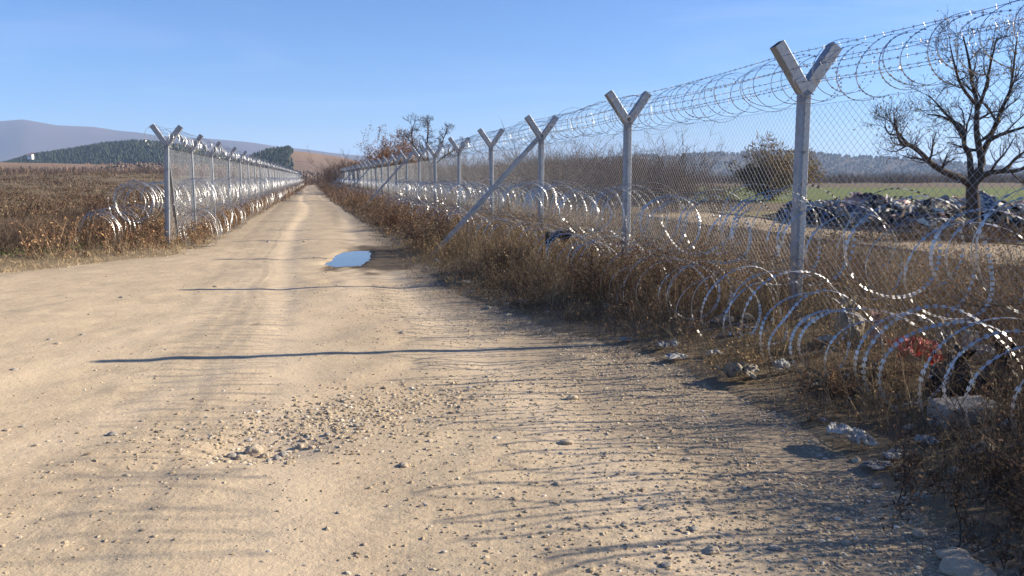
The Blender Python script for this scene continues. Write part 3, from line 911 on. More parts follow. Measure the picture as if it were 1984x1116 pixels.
sd = road_sd(xx, yy); ok = (sd > -0.5) & (vn(xx * 1.3, yy * 1.3, 107) > .22); xx, yy = xx[ok], yy[ok]
pebbles('margin_gravel', xx, yy, 0.0035 + 0.011 * rng.random(len(xx)) ** 2.6, M['pebble'], 'dense grey brown gravel along the weedy edge of the track')
# band of coarser stones across the track, thickest in the pot hole
A, B = gp(400, 876), gp(905, 742)
n = 3000
f = rng.beta(1.1, 1.3, n)
xx = A[0] + (B[0] - A[0]) * f + rng.normal(size=n) * .42; yy = A[1] + (B[1] - A[1]) * f + rng.normal(size=n) * .26
pebbles('coarse_gravel', xx, yy, 0.005 + 0.016 * rng.random(n) ** 2.6, M['pebble'], 'band of coarse gravel washed out across the track')

# ------------------------------------------------------------------ single stones
def ico_sub(levels):
    V = [Vector(v) for v in ico]; F = [tuple(f) for f in icof]
    for _ in range(levels):
        mid = {}; nf = []
        def m_(a, b):
            k = (min(a, b), max(a, b))
            if k not in mid: mid[k] = len(V); V.append(((V[a] + V[b]) / 2).normalized())
            return mid[k]
        for a, b_, c in F:
            x, y, z = m_(a, b_), m_(b_, c), m_(c, a); nf += [(a, x, z), (b_, y, x), (c, z, y), (x, y, z)]
        F = nf
    return np.array(V), np.array(F)
I1, I2, I3, I4 = ico_sub(1), ico_sub(2), ico_sub(3), ico_sub(4)

def rock_mesh(seed, material, ang=0.35):
    V, F = I3
    sx = np.random.default_rng(seed).uniform(-50, 50, 3)
    out = []
    for v in V:
        p = Vector(v)
        d = 1 + ang * mnoise.noise(p * 1.1 + Vector(sx)) + 0.13 * mnoise.noise(p * 2.7 + Vector(sx)) + .04 * mnoise.noise(p * 7 + Vector(sx))
        out.append(tuple(p * d))
    return np_mesh('rock', out, None, F, material, smooth=True)
ROCKS = [rock_mesh(i, M['stone'] if i % 3 else M['greystone']) for i in range(7)]

def rock(px, py, wpx, k=None, flat=0.55, label=None, group=None):
    p = gp(px, py); d = np.linalg.norm(p - EYE); w_ = wpx * d / FPX / 2 * .85
    k = random.randrange(7) if k is None else k
    o = link('rock', ROCKS[k], None, (p[0], p[1], H1(p[0], p[1]) + w_ * flat * .35), (0, 0, random.random() * 6.28), (w_, w_ * random.uniform(.65, .95), w_ * flat))
    tag(o, label, 'stone', group); return o

rock(1872, 1106, 88, 1, .42, 'broad pale cobble half buried in the gravel margin', None)
rock(1850, 1080, 62, 4, .5, 'rounded tan cobble touching the broad pale cobble', None)
rock(1782, 1034, 32, 2, .7, 'egg shaped grey stone standing alone on the gravel margin', None)
rock(1380, 1068, 34, 5, .5, 'whitish pebble sized stone lying alone on shaded gravel', None)
rock(1108, 771, 27, 1, .55, 'angular stone with a sharp top lying alone on the bare track', None)
rock(492, 862, 36, 4, .9, 'tallest stone standing in the gravel filled pot hole', None)
for (x, y, w_) in ((465, 872, 24), (512, 868, 22), (536, 876, 20), (478, 882, 18), (448, 868, 20), (548, 868, 22), (520, 884, 17), (560, 880, 15), (440, 884, 16), (505, 852, 17), (582, 856, 18), (604, 860, 16), (690, 826, 15), (634, 842, 15), (668, 838, 14)):
    rock(x, y, w_, None, .65, 'pale stone lying in the gravel filled pot hole', 'stones in the pot hole')
for (x, y, w_) in ((655, 993, 13), (218, 846, 22), (912, 752, 22), (782, 902, 26), (1100, 858, 34), (780, 644, 15), (70, 868, 14), (28, 720, 14), (112, 668, 12), (96, 660, 11), (236, 580, 10), (160, 650, 11), (1500, 1062, 26), (1345, 1030, 22), (1560, 1020, 22), (1640, 1050, 24), (1250, 985, 20), (1330, 890, 20), (1080, 935, 20), (1210, 1020, 20), (1290, 1096, 24), (1020, 990, 14), (705, 1050, 12), (300, 1040, 12), (44, 830, 12), (15, 838, 13), (418, 560, 10), (520, 470, 9), (590, 470, 9), (610, 500, 9)):
    rock(x, y, w_, None, .45, 'small pale stone lying loose on the dirt track', 'loose stones on the track')
for (x, y, w_, k) in ((1402, 652, 44, 1), (1446, 650, 40, 2), (1906, 892, 52, 0), (1740, 882, 42, 3), (1690, 862, 34, 6), (1960, 860, 50, 0), (1764, 838, 30, 3), (1470, 690, 20, 2), (1236, 650, 16, 1), (945, 596, 18, 1), (985, 610, 16, 2), (1060, 606, 18, 4), (1790, 960, 30, 0), (1850, 920, 34, 3), (1700, 940, 24, 6), (1745, 920, 26, 2), (1660, 890, 22, 5), (1920, 960, 30, 6), (1590, 880, 20, 3)):
    rock(x, y, w_, k, .6, 'weathered stone among the weeds at the edge of the track', 'stones at the weed edge')

# ------------------------------------------------------------------ litter
def mat_plastic(name, c, rough=0.4, transl=0.3, alpha=1.0):
    m, t, b = mat(name, rough, 0, 0.5); q = NT(t)
    n = q.tex(9, 4, 0.6)
    cc = q.mix(q.mrange(n, 0.3, 0.75), c, tuple(x * 0.72 for x in c))
    t.links.new(cc, b.inputs['Base Color'])
    q.bump(q.tex(16, 4, 0.65, dist=1.0), 0.6, 0.02, b)
    if transl:
        tr = t.nodes.new('ShaderNodeBsdfTranslucent'); t.links.new(cc, tr.inputs[0])
        mx = t.nodes.new('ShaderNodeMixShader'); mx.inputs[0].default_value = transl
        t.links.new(b.outputs[0], mx.inputs[1]); t.links.new(tr.outputs[0], mx.inputs[2])
        t.links.new(mx.outputs[0], t.nodes['Material Output'].inputs[0])
    return m
PL = {'white': mat_plastic('white_plastic', (0.62, 0.61, 0.58)), 'beige': mat_plastic('beige_plastic', (0.40, 0.33, 0.235)), 'red': mat_plastic('red_plastic', (0.58, 0.02, 0.022)),
      'black': mat_plastic('black_plastic', (0.012, 0.012, 0.016), 0.35, 0.0), 'blue': mat_plastic('blue_plastic', (0.10, 0.16, 0.28)), 'grey': mat_plastic('grey_plastic', (0.30, 0.30, 0.31)),
      'darkcloth': mat_simple('dark_cloth', (0.02, 0.022, 0.03), (0.05, 0.05, 0.06), 8, 0.95, 0, 0.1), 'green': mat_plastic('green_plastic', (0.06, 0.13, 0.08)),
      'brown': mat_simple('cardboard', (0.26, 0.18, 0.11), (0.19, 0.13, 0.085), 8, 0.9, 0, 0.1), 'pink': mat_plastic('pink_plastic', (0.50, 0.33, 0.30))}

def crumple(seed, material, name, sag=0.35, freq=1.6, amp=0.42, lvl=I3, neck=0.0):
    V, F = lvl
    r_ = np.random.default_rng(seed); s_ = Vector(r_.uniform(-40, 40, 3))
    out = []
    for v in V:
        p = Vector(v)
        n1 = mnoise.noise(p * freq + s_); n2 = abs(mnoise.noise(p * freq * 2.3 + s_)); n3 = abs(mnoise.noise(p * freq * 5 - s_))
        q = p * (1 + amp * n1 - amp * .8 * n2 - amp * .35 * n3)
        if q.z < -sag: q.z = -sag + (q.z + sag) * .1
        if neck and q.z > 0:
            k = 1 - neck * min(1, q.z / .9) ** 1.5
            q.x *= k; q.y *= k; q.z *= 1 + neck * .5
        out.append(tuple(q))
    return np_mesh(name, out, None, F, material, smooth=False)

def bag_mesh(seed, material, name='plastic_bag', folds=9, tall=1.0, ears=True):
    """a slack plastic bag: full below, gathered into folds towards a flaring neck"""
    r_ = random.Random(seed); s_ = Vector((r_.uniform(-40, 40), r_.uniform(-40, 40), r_.uniform(-40, 40)))
    nu, nv = 64, 30
    V = []
    prof = [(0.0, -.45), (.55, -.48), (.9, -.40), (1.0, -.15), (.92, .15), (.66, .42), (.36, .62), (.30, .74), (.46, .88), (.60, .98)]
    for j in range(nv):
        f = j / (nv - 1) * (len(prof) - 1); i0 = min(int(f), len(prof) - 2); g_ = f - i0
        r0 = prof[i0][0] * (1 - g_) + prof[i0 + 1][0] * g_; z0 = prof[i0][1] * (1 - g_) + prof[i0 + 1][1] * g_
        up = max(0.0, (j / (nv - 1) - .25) / .75)
        for i in range(nu):
            th = 2 * math.pi * i / nu
            d = Vector((math.cos(th), math.sin(th), z0))
            n1 = mnoise.noise(d * 1.3 + s_); n2 = mnoise.noise(d * 3.1 - s_); n3 = mnoise.noise(d * 7 + s_)
            fold = abs(math.sin(folds * .5 * th + 3 * n1 + z0 * 1.3))
            r = r0 * (1 + .45 * n1 + .24 * n2 + .12 * n3 - (.12 + .42 * up) * (1 - fold))
            z = z0 * tall + .25 * n2 * up + (.18 * n1 if j > 2 else 0) + (.22 * (fold - .5) if j > nv - 5 else 0)
            if z < -.46: z = -.46
            lean = .35 * max(0, z0)
            V.append((r * math.cos(th) + lean * math.cos(seed), r * math.sin(th) + lean * math.sin(seed), z))
    Q = [(j * nu + i, j * nu + (i + 1) % nu, (j + 1) * nu + (i + 1) % nu, (j + 1) * nu + i) for j in range(nv - 1) for i in range(nu)]
    return np_mesh(name, V, Q, None, material, smooth=True)

def sheet_mesh(seed, material, name='plastic_sheet', n=26, amp=.55):
    """a crumpled sheet lying in sharp folds"""
    s_ = Vector((seed * 3.7, seed * 1.3, seed * .7)); V = []
    for j in range(n):
        for i in range(n):
            a_, b_ = i / (n - 1) * 2 - 1, j / (n - 1) * 2 - 1
            p = Vector((a_, b_, 0)); w_ = Vector((mnoise.noise(p * 1.2 + s_), mnoise.noise(p * 1.2 - s_), 0)) * .6
            q = p + w_
            r1 = 1 - abs(mnoise.noise(q * 1.5 + s_)) * 2; r2 = 1 - abs(mnoise.noise(q * 3.3 - s_)) * 2; r3 = mnoise.noise(q * 7 + s_)
            edge = 1 + .25 * mnoise.noise(p * 2.2 + s_ * 2)
            V.append((a_ * .9 * edge + .2 * r2, b_ * .8 * edge + .2 * mnoise.noise(q * 2.6), amp * (.65 * r1 + .3 * r2 + .1 * r3) * (1.1 - .5 * (a_ * a_ + b_ * b_) / 2) + .05))
    Q = [(j * n + i, j * n + i + 1, (j + 1) * n + i + 1, (j + 1) * n + i) for j in range(n - 1) for i in range(n - 1)]
    return np_mesh(name, V, Q, None, material, smooth=True)

def litter(name, px, py, wpx, hpx, me, label, cat, group=None, lift=0.0, rz=None, depth=0.8, tilt=(0, 0)):
    """px, py: where it meets the ground"""
    p = gp(px, py); d = np.linalg.norm(p - EYE); w_, h_ = wpx * d / FPX / 2, hpx * d / FPX
    o = link(name, me, None, (p[0], p[1], H1(p[0], p[1]) + h_ * .32 + lift), (tilt[0], tilt[1], random.random() * 6.28 if rz is None else rz), (w_, w_ * depth, h_ * .75))
    return tag(o, label, cat, group)

litter('plastic_bag', 1648, 868, 80, 50, sheet_mesh(1, PL['white'], 'plastic_bag', 40, .7), 'crumpled white plastic bag at the edge of the gravel', 'bag', rz=2.2, tilt=(.15, -.1), depth=.8)
litter('sack', 1438, 742, 74, 44, sheet_mesh(2, PL['beige'], 'sack', amp=.75), 'flattened beige sack lying where weeds meet the gravel', 'sack')
litter('plastic_bag', 1644, 702, 56, 82, bag_mesh(3, PL['beige'], folds=5, tall=.8), 'upright dusty beige bag caught under the razor wire', 'bag')
litter('plastic_bag', 1696, 712, 30, 60, bag_mesh(4, PL['pink'], folds=7), 'narrow pinkish bag standing beside the upright beige bag', 'bag')
litter('plastic_sheet', 1772, 758, 112, 84, sheet_mesh(5, PL['red'], 'plastic_sheet', 44, .6), 'crumpled bright red plastic sheet under the razor wire', 'plastic sheet')
litter('plastic_bag', 1826, 730, 52, 64, bag_mesh(6, PL['beige']), 'creased beige bag behind the red plastic sheet', 'bag')
litter('plastic_bag', 1842, 790, 90, 78, bag_mesh(7, PL['black'], folds=11, tall=.8), 'black plastic bag next to the red plastic sheet', 'bag')
litter('plastic_bag', 1932, 812, 80, 90, bag_mesh(8, PL['black'], folds=8), 'black plastic bag leaning behind the concrete block', 'bag')
litter('plastic_bag', 1516, 736, 34, 32, sheet_mesh(9, PL['white'], 'plastic_bag', 30, .9), 'small white bag beside the flattened beige sack', 'bag')
litter('plastic_bag', 1284, 682, 36, 26, sheet_mesh(10, PL['grey']), 'grey plastic bag lying beside the post shadow', 'bag')
litter('plastic_bag', 1312, 702, 42, 24, sheet_mesh(11, PL['white']), 'whitish plastic bag at the foot of the lower razor coil', 'bag')
litter('plastic_bag', 1445, 672, 30, 26, sheet_mesh(12, PL['blue']), 'blue plastic scrap in the weeds behind the beige sack', 'bag')
litter('plastic_bag', 1700, 905, 60, 24, sheet_mesh(13, PL['grey'], amp=.3), 'flattened grey bag in front of the crumpled white bag', 'bag')
for k_, (x_, y_, w_, h_, c_, lab_) in enumerate(((1600, 706, 34, 26, 'white', 'white plastic scrap snagged between the upright beige bag and the post'), (1560, 668, 30, 22, 'white', 'white plastic scrap at the foot of the nearest forked post'),
        (1722, 792, 40, 26, 'grey', 'grey plastic film in front of the red sheet'), (1800, 872, 44, 24, 'white', 'white film trodden flat before the concrete block'), (1668, 778, 36, 22, 'grey', 'grey film behind the crumpled white bag'),
        (1385, 700, 30, 20, 'white', 'white film behind the flattened beige sack'), (1580, 762, 32, 18, 'beige', 'beige film on the weed edge between two bags'), (1902, 742, 44, 40, 'white', 'white plastic film hanging in weeds above the concrete block'),
        (1210, 664, 24, 14, 'white', 'white film at the end of the post shadow'), (1730, 892, 34, 22, 'white', 'torn white film lying past the crumpled white bag'), (905, 556, 18, 12, 'white', 'small white film below the slanting brace'), (1010, 590, 20, 12, 'white', 'white film by the low dark bush'))):
    litter('plastic_film', x_, y_, w_, h_, sheet_mesh(140 + k_, PL[c_], 'plastic_film', 24, .8), lab_, 'plastic film')
# small carton
b = MB(); b.box((0, 0, .5), 1, .8, 1); b.box((0, 0, 1.03), 1.04, .84, .06)
cp = gp(1873, 712); ck = np.linalg.norm(cp - EYE) / FPX
o = link('carton', b.mesh('carton', PL['white']), None, (cp[0], cp[1], H1(cp[0], cp[1]) + .02), (.12, .08, .4), (22 * ck, 16 * ck, 30 * ck)); tag(o, 'small white carton standing in the weeds by the black bag', 'carton')
# concrete block
V, F = I4
def superbox(V, p, seed, amp):
    out = []
    for v in V:
        q = Vector(v); m_ = (abs(q.x) ** p + abs(q.y) ** p + abs(q.z) ** p) ** (1 / p); q = q / m_
        q *= 1 + amp * mnoise.noise(q * 3 + Vector((seed, 0, 0))) + amp * .5 * mnoise.noise(q * 9)
        out.append(tuple(q))
    return out
M['concrete'] = mat_simple('concrete', (0.24, 0.225, 0.20), (0.37, 0.345, 0.31), 12, 0.95, 0, .1, .5, .02)
cp = gp(1866, 838); ck = np.linalg.norm(cp - EYE) / FPX
o = link('concrete_block', np_mesh('concrete_block', superbox(V, 9, 3, .05), None, F, M['concrete']), None, (cp[0], cp[1], H1(cp[0], cp[1]) + .05), (.06, -.04, .12), (52 * ck, 30 * ck, 24 * ck))
tag(o, 'rough grey concrete block lying under the black bags', 'concrete block')
SCR = [crumple(30 + i, PL[c], 'litter_scrap', .3, 2.0, .6, I1) for i, c in enumerate(('white', 'white', 'beige', 'grey', 'white', 'blue'))]
P, e, t, s = scat_fr(fr, -4.0, 16, -3.2, 0.2, 320, -0.02)
sel = [k for k in range(len(P)) if 0.02 < e[k] < 1.0][:130]
for k in sel:
    w_ = random.uniform(.02, .055) * (1.4 if random.random() < .3 else 1)
    o = link('litter_scrap', SCR[k % 6], None, (P[k][0], P[k][1], P[k][2] + w_ * .5), (random.random(), random.random(), random.random() * 6), (w_, w_ * .8, w_ * .6))
    tag(o, 'small pale scrap of litter lying in the weeds along the track edge', 'litter', 'litter scraps along the verge')

# dark rag hanging on the upper coil
def rag(name, c, wd, hg, u, material, label, cat):
    nx_, ny_ = 22, 12
    V = []
    for j in range(ny_):
        for i in range(nx_):
            a_, b_ = i / (nx_ - 1), j / (ny_ - 1)
            n1 = mnoise.noise(Vector((a_ * 3, b_ * 2, 3.3)))
            hang = hg * b_ * (0.65 + .6 * mnoise.noise(Vector((a_ * 2.6, 1.7, 0))) + .3 * mnoise.noise(Vector((a_ * 7, 5.1, 0))))
            p = np.array(c) + u * (wd * (a_ - .5)) + np.array([0, 0, -hang + .08 * mnoise.noise(Vector((a_ * 3, 9, 0)))]) + np.array([u[1], -u[0], 0]) * (.10 * n1 + .05 * mnoise.noise(Vector((a_ * 9, b_ * 3, 0))))
            V.append(tuple(p))
    Q = [(j * nx_ + i, j * nx_ + i + 1, (j + 1) * nx_ + i + 1, (j + 1) * nx_ + i) for j in range(ny_ - 1) for i in range(nx_ - 1)]
    me = np_mesh(name, V, Q, None, material, smooth=True)
    o = link(name, me); mod = o.modifiers.new('thick', 'SOLIDIFY'); mod.thickness = .008
    return tag(o, label, cat)
sr = s_for_px(lambda s, t, z: fr(s, -0.95, z), 1088, 0.75)
rag('torn_rag', fr(sr, -0.95, 0.78), 0.52, 0.22, N, PL['darkcloth'], 'torn black rag snagged on the razor wire', 'rag')

# ------------------------------------------------------------------ rubbish heap beyond the fence
heap_pts = [gp(1500, 432), gp(1540, 440), gp(1590, 450), gp(1700, 466), gp(1800, 474), gp(1900, 470), gp(2050, 472), gp(2250, 476)]
hp = np.array(heap_pts)
hroot = empty('rubbish_heap', hp[3]); tag(hroot, 'long heap of mixed household rubbish in front of the green field', 'rubbish heap')
def heap_h(f, v):
    """height over the heap: f along, v across 0..1"""
    prof = np.sin(np.pi * np.clip(v, 0, 1)) ** .75
    return prof * (0.42 + 0.55 * np.clip(np.sin(np.pi * np.clip((f - .1) / .95, 0, 1)), 0, 1) ** .6 + .38 * fbm(f * 14, v * 2.5, 111, 3)) * 0.72
nx_, ny_ = 160, 22
fs = np.linspace(0, 1, nx_); vs = np.linspace(0, 1, ny_)
FSS, VSS = np.meshgrid(fs, vs)
ci = np.linspace(0, 1, len(hp))
cx = np.interp(FSS, ci, hp[:, 0]); cy = np.interp(FSS, ci, hp[:, 1])
dx, dy = 0.42, 0.91
WID = 3.6
hx = cx + dx * VSS * WID; hy = cy + dy * VSS * WID
hz = height(hx.ravel(), hy.ravel()).reshape(hx.shape) - .05 + heap_h(FSS, VSS)
hz = hz + .08 * fbm(hx * 4, hy * 4, 112, 3)
i = np.arange(nx_ * ny_).reshape(ny_, nx_)
Q = np.stack([i[:-1, :-1], i[:-1, 1:], i[1:, 1:], i[1:, :-1]], -1).reshape(-1, 4)
M['filth'] = mat_simple('rubbish_soil', (0.10, 0.085, 0.072), (0.21, 0.165, 0.13), 5, 0.9, 0, .2, .6, .08)
me = np_mesh('mound', np.stack([hx.ravel() - hp[3][0], hy.ravel() - hp[3][1], hz.ravel() - hp[3][2]], 1), Q, None, M['filth'])
link('mound', me, hroot)
names = ['white', 'grey', 'darkcloth', 'white', 'blue', 'beige', 'white', 'darkcloth', 'green', 'brown', 'pink', 'grey', 'black', 'blue']
kindn = {'darkcloth': 'cloth', 'brown': 'cardboard'}
cols = ['white', 'grey', 'darkcloth', 'white', 'blue', 'beige', 'darkcloth', 'beige', 'pink', 'grey', 'black', 'blue', 'grey', 'white']
BAGS = [crumple(60 + i, PL[c], 'plastic_bag', .6, 1.6, .6, I2) for i, c in enumerate(cols)]
SHEETS = [sheet_mesh(80 + i, PL[c], 'cloth' if c == 'darkcloth' else 'plastic_sheet', 12, .5) for i, c in enumerate(cols)]
b = MB(); b.box((0, 0, 0), 2, 1.4, 1.1); b.add([(-1, -.7, .55), (1, -.7, .55), (1.1, -1.2, .8), (-1, -1.25, .75)], [(0, 1, 2, 3)]); b.add([(-1, .7, .55), (1, .7, .55), (1, 1.1, 1.0), (-1.1, 1.1, .95)], [(0, 1, 2, 3)])
BOXM = b.mesh('cardboard_box', PL['brown'])
BOTS = []
for c in ('grey', 'white', 'blue'):
    b = MB(); b.tube([(0, 0, -1), (0, 0, -.95), (0, 0, .35), (0, 0, .62), (0, 0, .66), (0, 0, 1)], [.30, .36, .36, .16, .13, .13], 10); BOTS.append(b.mesh('bottle', PL[c], True))
def heap_at(f, v):
    x0 = np.interp(f, ci, hp[:, 0]) + dx * v * WID; y0 = np.interp(f, ci, hp[:, 1]) + dy * v * WID
    z0 = height(np.atleast_1d(x0), np.atleast_1d(y0)) - .05 + heap_h(np.atleast_1d(f), np.atleast_1d(v))
    return np.stack([np.atleast_1d(x0), np.atleast_1d(y0), z0], 1) - hp[3]
for k in range(640):
    f = random.uniform(.06, .99); v = random.uniform(.04, .75)
    p = heap_at(f, v)[0]; w_ = random.uniform(.07, .20) * (2.0 if random.random() < .2 else 1)
    kind = random.random()
    dark = [2, 4, 6, 10, 11, 7]; pale = [0, 1, 3, 5, 8, 9, 13]
    q = random.choice(pale) if random.random() < (.38 + .6 * v) else (random.choice(dark) if random.random() < .93 else 12)
    if kind < .38: me = BAGS[q]; sc = (w_, w_ * random.uniform(.5, 1), w_ * random.uniform(.35, .8))
    elif kind < .88: me = SHEETS[q]; w_ *= 1.35; sc = (w_, w_ * random.uniform(.5, 1), w_ * random.uniform(.6, 1.2))
    elif kind < .94: me = BOXM; w_ *= .8; sc = (w_, w_, w_)
    else: me = random.choice(BOTS); w_ = .13; sc = (w_, w_, w_)
    link(me.name.split('.')[0], me, hroot, (p[0], p[1], p[2] + w_ * .15), (random.uniform(-.9, .7), random.uniform(-.7, .7), random.random() * 6.28), sc)
st = Stuff(); n = 5000
f = rng.uniform(.03, 1, n); v = rng.uniform(.02, .8, n)
P = heap_at(f, v) + rng.normal(size=(n, 3)) * .04 + [0, 0, .03]
pal = np.array([[.55, .54, .52], [.30, .30, .31], [.04, .045, .06], [.10, .14, .22], [.34, .28, .2], [.05, .05, .05], [.14, .10, .08], [.07, .12, .09], [.2, .15, .11], [.5, .47, .42], [.42, .40, .38]])
st.ribs(P, unit(rng.normal(size=(n, 3))), rng.uniform(.05, .16, n), rng.uniform(.03, .10, n), rng.normal(size=(n, 3)) * .5, pick(pal, n), 2, .2)
o = link('scraps', st.build('scraps', M['leaf']), hroot); o['kind'] = 'stuff'

# ------------------------------------------------------------------ trees and shrubs
def limb_walk(p, d, L, r, rs, up=0.12, wob=0.25, n=5):
    pts = [Vector(p)]; d = Vector(d).normalized()
    for i in range(n):
        d = (d + Vector((rs.gauss(0, wob), rs.gauss(0, wob), rs.gauss(0, wob) + up))).normalized()
        pts.append(pts[-1] + d * (L / n))
    return pts

def branch_out(mb, pts, r0, r1, rs, level, maxl, dens, ratio, up, sides=(7, 5, 4, 3, 3), ends=None, minr=0.003, start=.25):
    n = len(pts)
    rad = [r0 + (r1 - r0) * i / (n - 1) for i in range(n)]
    mb[min(level, len(mb) - 1)].tube(pts, rad, sides[min(level, 4)], cap=False)
    if level >= maxl:
        if ends is not None: ends.append((pts[-1].copy(), (pts[-1] - pts[-2]).normalized()))
        return
    L = sum((pts[i + 1] - pts[i]).length for i in range(n - 1))
    cnt = max(2, int(dens[level] * L / (0.5 + .0)) if level == 0 else dens[level])
    for k in range(cnt):
        f = start + (1 - start) * (k + rs.random()) / cnt
        x = f * (n - 1); i = min(int(x), n - 2); p = pts[i].lerp(pts[i + 1], x - i)
        ax = (pts[i + 1] - pts[i]).normalized()
        rv = Vector((rs.gauss(0, 1), rs.gauss(0, 1), rs.gauss(0, 1))); perp = (rv - ax * rv.dot(ax)).normalized()
        ang = rs.uniform(.5, 1.1)
        d = ax * math.cos(ang) + perp * math.sin(ang)
        rr = (rad[i] + (rad[i + 1] - rad[i]) * (x - i))
        l2 = ratio[level] * rs.uniform(.6, 1.3) * (1.15 - .5 * f)
        q = limb_walk(p, d, l2, rr, rs, up, .22, 4 if level < 2 else 3)
        branch_out(mb, q, max(rr * .55, minr), max(rr * .18, minr * .7), rs, level + 1, maxl, dens, ratio, up, sides, ends, minr, .12)

def smooth_path(P, k=3):
    P = [Vector(p) for p in P]; out = []
    for i in range(len(P) - 1):
        a, b_, c, d = P[max(i - 1, 0)], P[i], P[i + 1], P[min(i + 2, len(P) - 1)]
        for j in range(k):
            t = j / k
            out.append(.5 * ((2 * b_) + (c - a) * t + (2 * a - 5 * b_ + 4 * c - d) * t * t + (3 * b_ - a - 3 * c + d) * t ** 3))
    out.append(P[-1]); return out

def leaf_mesh(ends, n, size, pal, rs, jitter=.12):
    B = np.array([e[0] for e in ends]); D = np.array([e[1] for e in ends])
    idx = rng.integers(0, len(B), n)
    st = Stuff()
    st.ribs(B[idx] + rng.normal(size=(n, 3)) * jitter, unit(D[idx] + rng.normal(size=(n, 3)) * .8), rng.uniform(.6, 1.2, n) * size, np.full(n, size * .55), rng.normal(size=(n, 3)) * .2, pick(pal, n), 1, .4)
    return st.build('leaves', M['leaf'])

def photo_tree(name, Y, limbs, base, label, dens, ratio, up, maxl, seed, leaves=None, group=None, minr=.003, dspread=.5):
    rs = random.Random(seed)
    base = np.array(base); root = empty(name, base)
    mbs = [MB(), MB()]; ends = []
    for (pts, r0, r1, dep, br) in limbs:
        P = []
        for j, (x, y) in enumerate(pts):
            f = j / max(1, len(pts) - 1)
            q = at_y(x, y, Y + dep * f); P.append(Vector(q - base))
        sp = smooth_path(P, 3)
        if br:
            branch_out([mbs[0], mbs[0], mbs[1]], sp, r0, r1, rs, 0, maxl, dens, ratio, up, ends=ends, minr=minr)
        else:
            n = len(sp); mbs[0].tube(sp, [r0 + (r1 - r0) * i / (n - 1) for i in range(n)], 9, cap=False)
    tr = link('trunk', mbs[0].mesh('trunk', M['bark'], True), root)
    link('crown', mbs[1].mesh('crown', M['twig']), root)
    if leaves: link('leaves', leaf_mesh(ends, leaves[0], leaves[1], leaves[2], rs), root)
    return tag(root, label, 'tree', group)

TB = gp(1886, 484)
YT = TB[1]
tree_limbs = [
    ([(1886, 480), (1884, 440), (1886, 400), (1884, 372), (1884, 352)], 0.177, 0.117, 0, False),
    ([(1884, 360), (1860, 345), (1834, 335), (1806, 318), (1788, 300), (1768, 283), (1748, 279), (1738, 255), (1733, 228)], 0.089, 0.019, -.9, True),
    ([(1760, 280), (1742, 262), (1724, 260), (1714, 246)], 0.037, 0.010, -.9, True),
    ([(1884, 355), (1880, 325), (1878, 300), (1868, 282), (1868, 256), (1860, 242), (1840, 232), (1818, 224), (1798, 222)], 0.078, 0.014, .7, True),
    ([(1868, 262), (1846, 236), (1818, 204), (1800, 185)], 0.042, 0.010, .9, True),
    ([(1886, 352), (1902, 318), (1898, 290), (1892, 250), (1893, 200), (1884, 160), (1876, 110), (1866, 70)], 0.099, 0.014, .2, True),
    ([(1893, 215), (1910, 170), (1920, 120), (1932, 72)], 0.046, 0.012, -.6, True),
    ([(1893, 205), (1862, 165), (1848, 120), (1840, 84)], 0.042, 0.010, -.8, True),
    ([(1900, 305), (1914, 276), (1930, 240), (1944, 205), (1958, 170), (1966, 110), (1972, 60)], 0.073, 0.012, .8, True),
    ([(1912, 275), (1936, 262), (1966, 252), (2000, 240), (2040, 215)], 0.052, 0.012, -.6, True),
    ([(1888, 358), (1908, 338), (1938, 332), (1972, 330), (2010, 312), (2050, 300)], 0.078, 0.014, -.5, True),
    ([(1950, 331), (1966, 308), (1990, 290), (2020, 262)], 0.042, 0.010, .5, True),
    ([(1885, 398), (1868, 392), (1852, 385)], 0.031, 0.007, -.4, False),
]
photo_tree('bare_tree', YT, tree_limbs, TB, 'large gnarled leafless tree standing at the rubbish heap', [1.75, 6, 6], [.85, .40, .22], .10, 3, 5, leaves=(900, .05, np.array([[.16, .14, .05], [.20, .16, .06], [.13, .09, .05]])), minr=.0036)

Y2 = 62.0
B2 = at_y(835, 372, Y2); B2[2] = H1(B2[0], B2[1])
lim2 = [([(838, 390), (836, 350), (834, 320)], .2, .13, 0, False),
        ([(834, 330), (828, 300), (828, 270), (830, 246), (826, 232)], .09, .02, 1, True),
        ([(834, 325), (815, 300), (798, 278), (782, 258)], .08, .02, -1, True),
        ([(800, 280), (798, 255), (806, 232)], .05, .02, -1, True),
        ([(834, 322), (850, 296), (858, 272), (866, 250)], .08, .02, 1, True),
        ([(836, 325), (862, 302), (884, 290), (900, 284)], .08, .02, -1.2, True)]
photo_tree('bare_tree', Y2, lim2, B2, 'spreading leafless tree rising behind the fence row of posts', [1.7, 5, 5], [.75, .42, .28], .06, 3, 9, minr=.010)

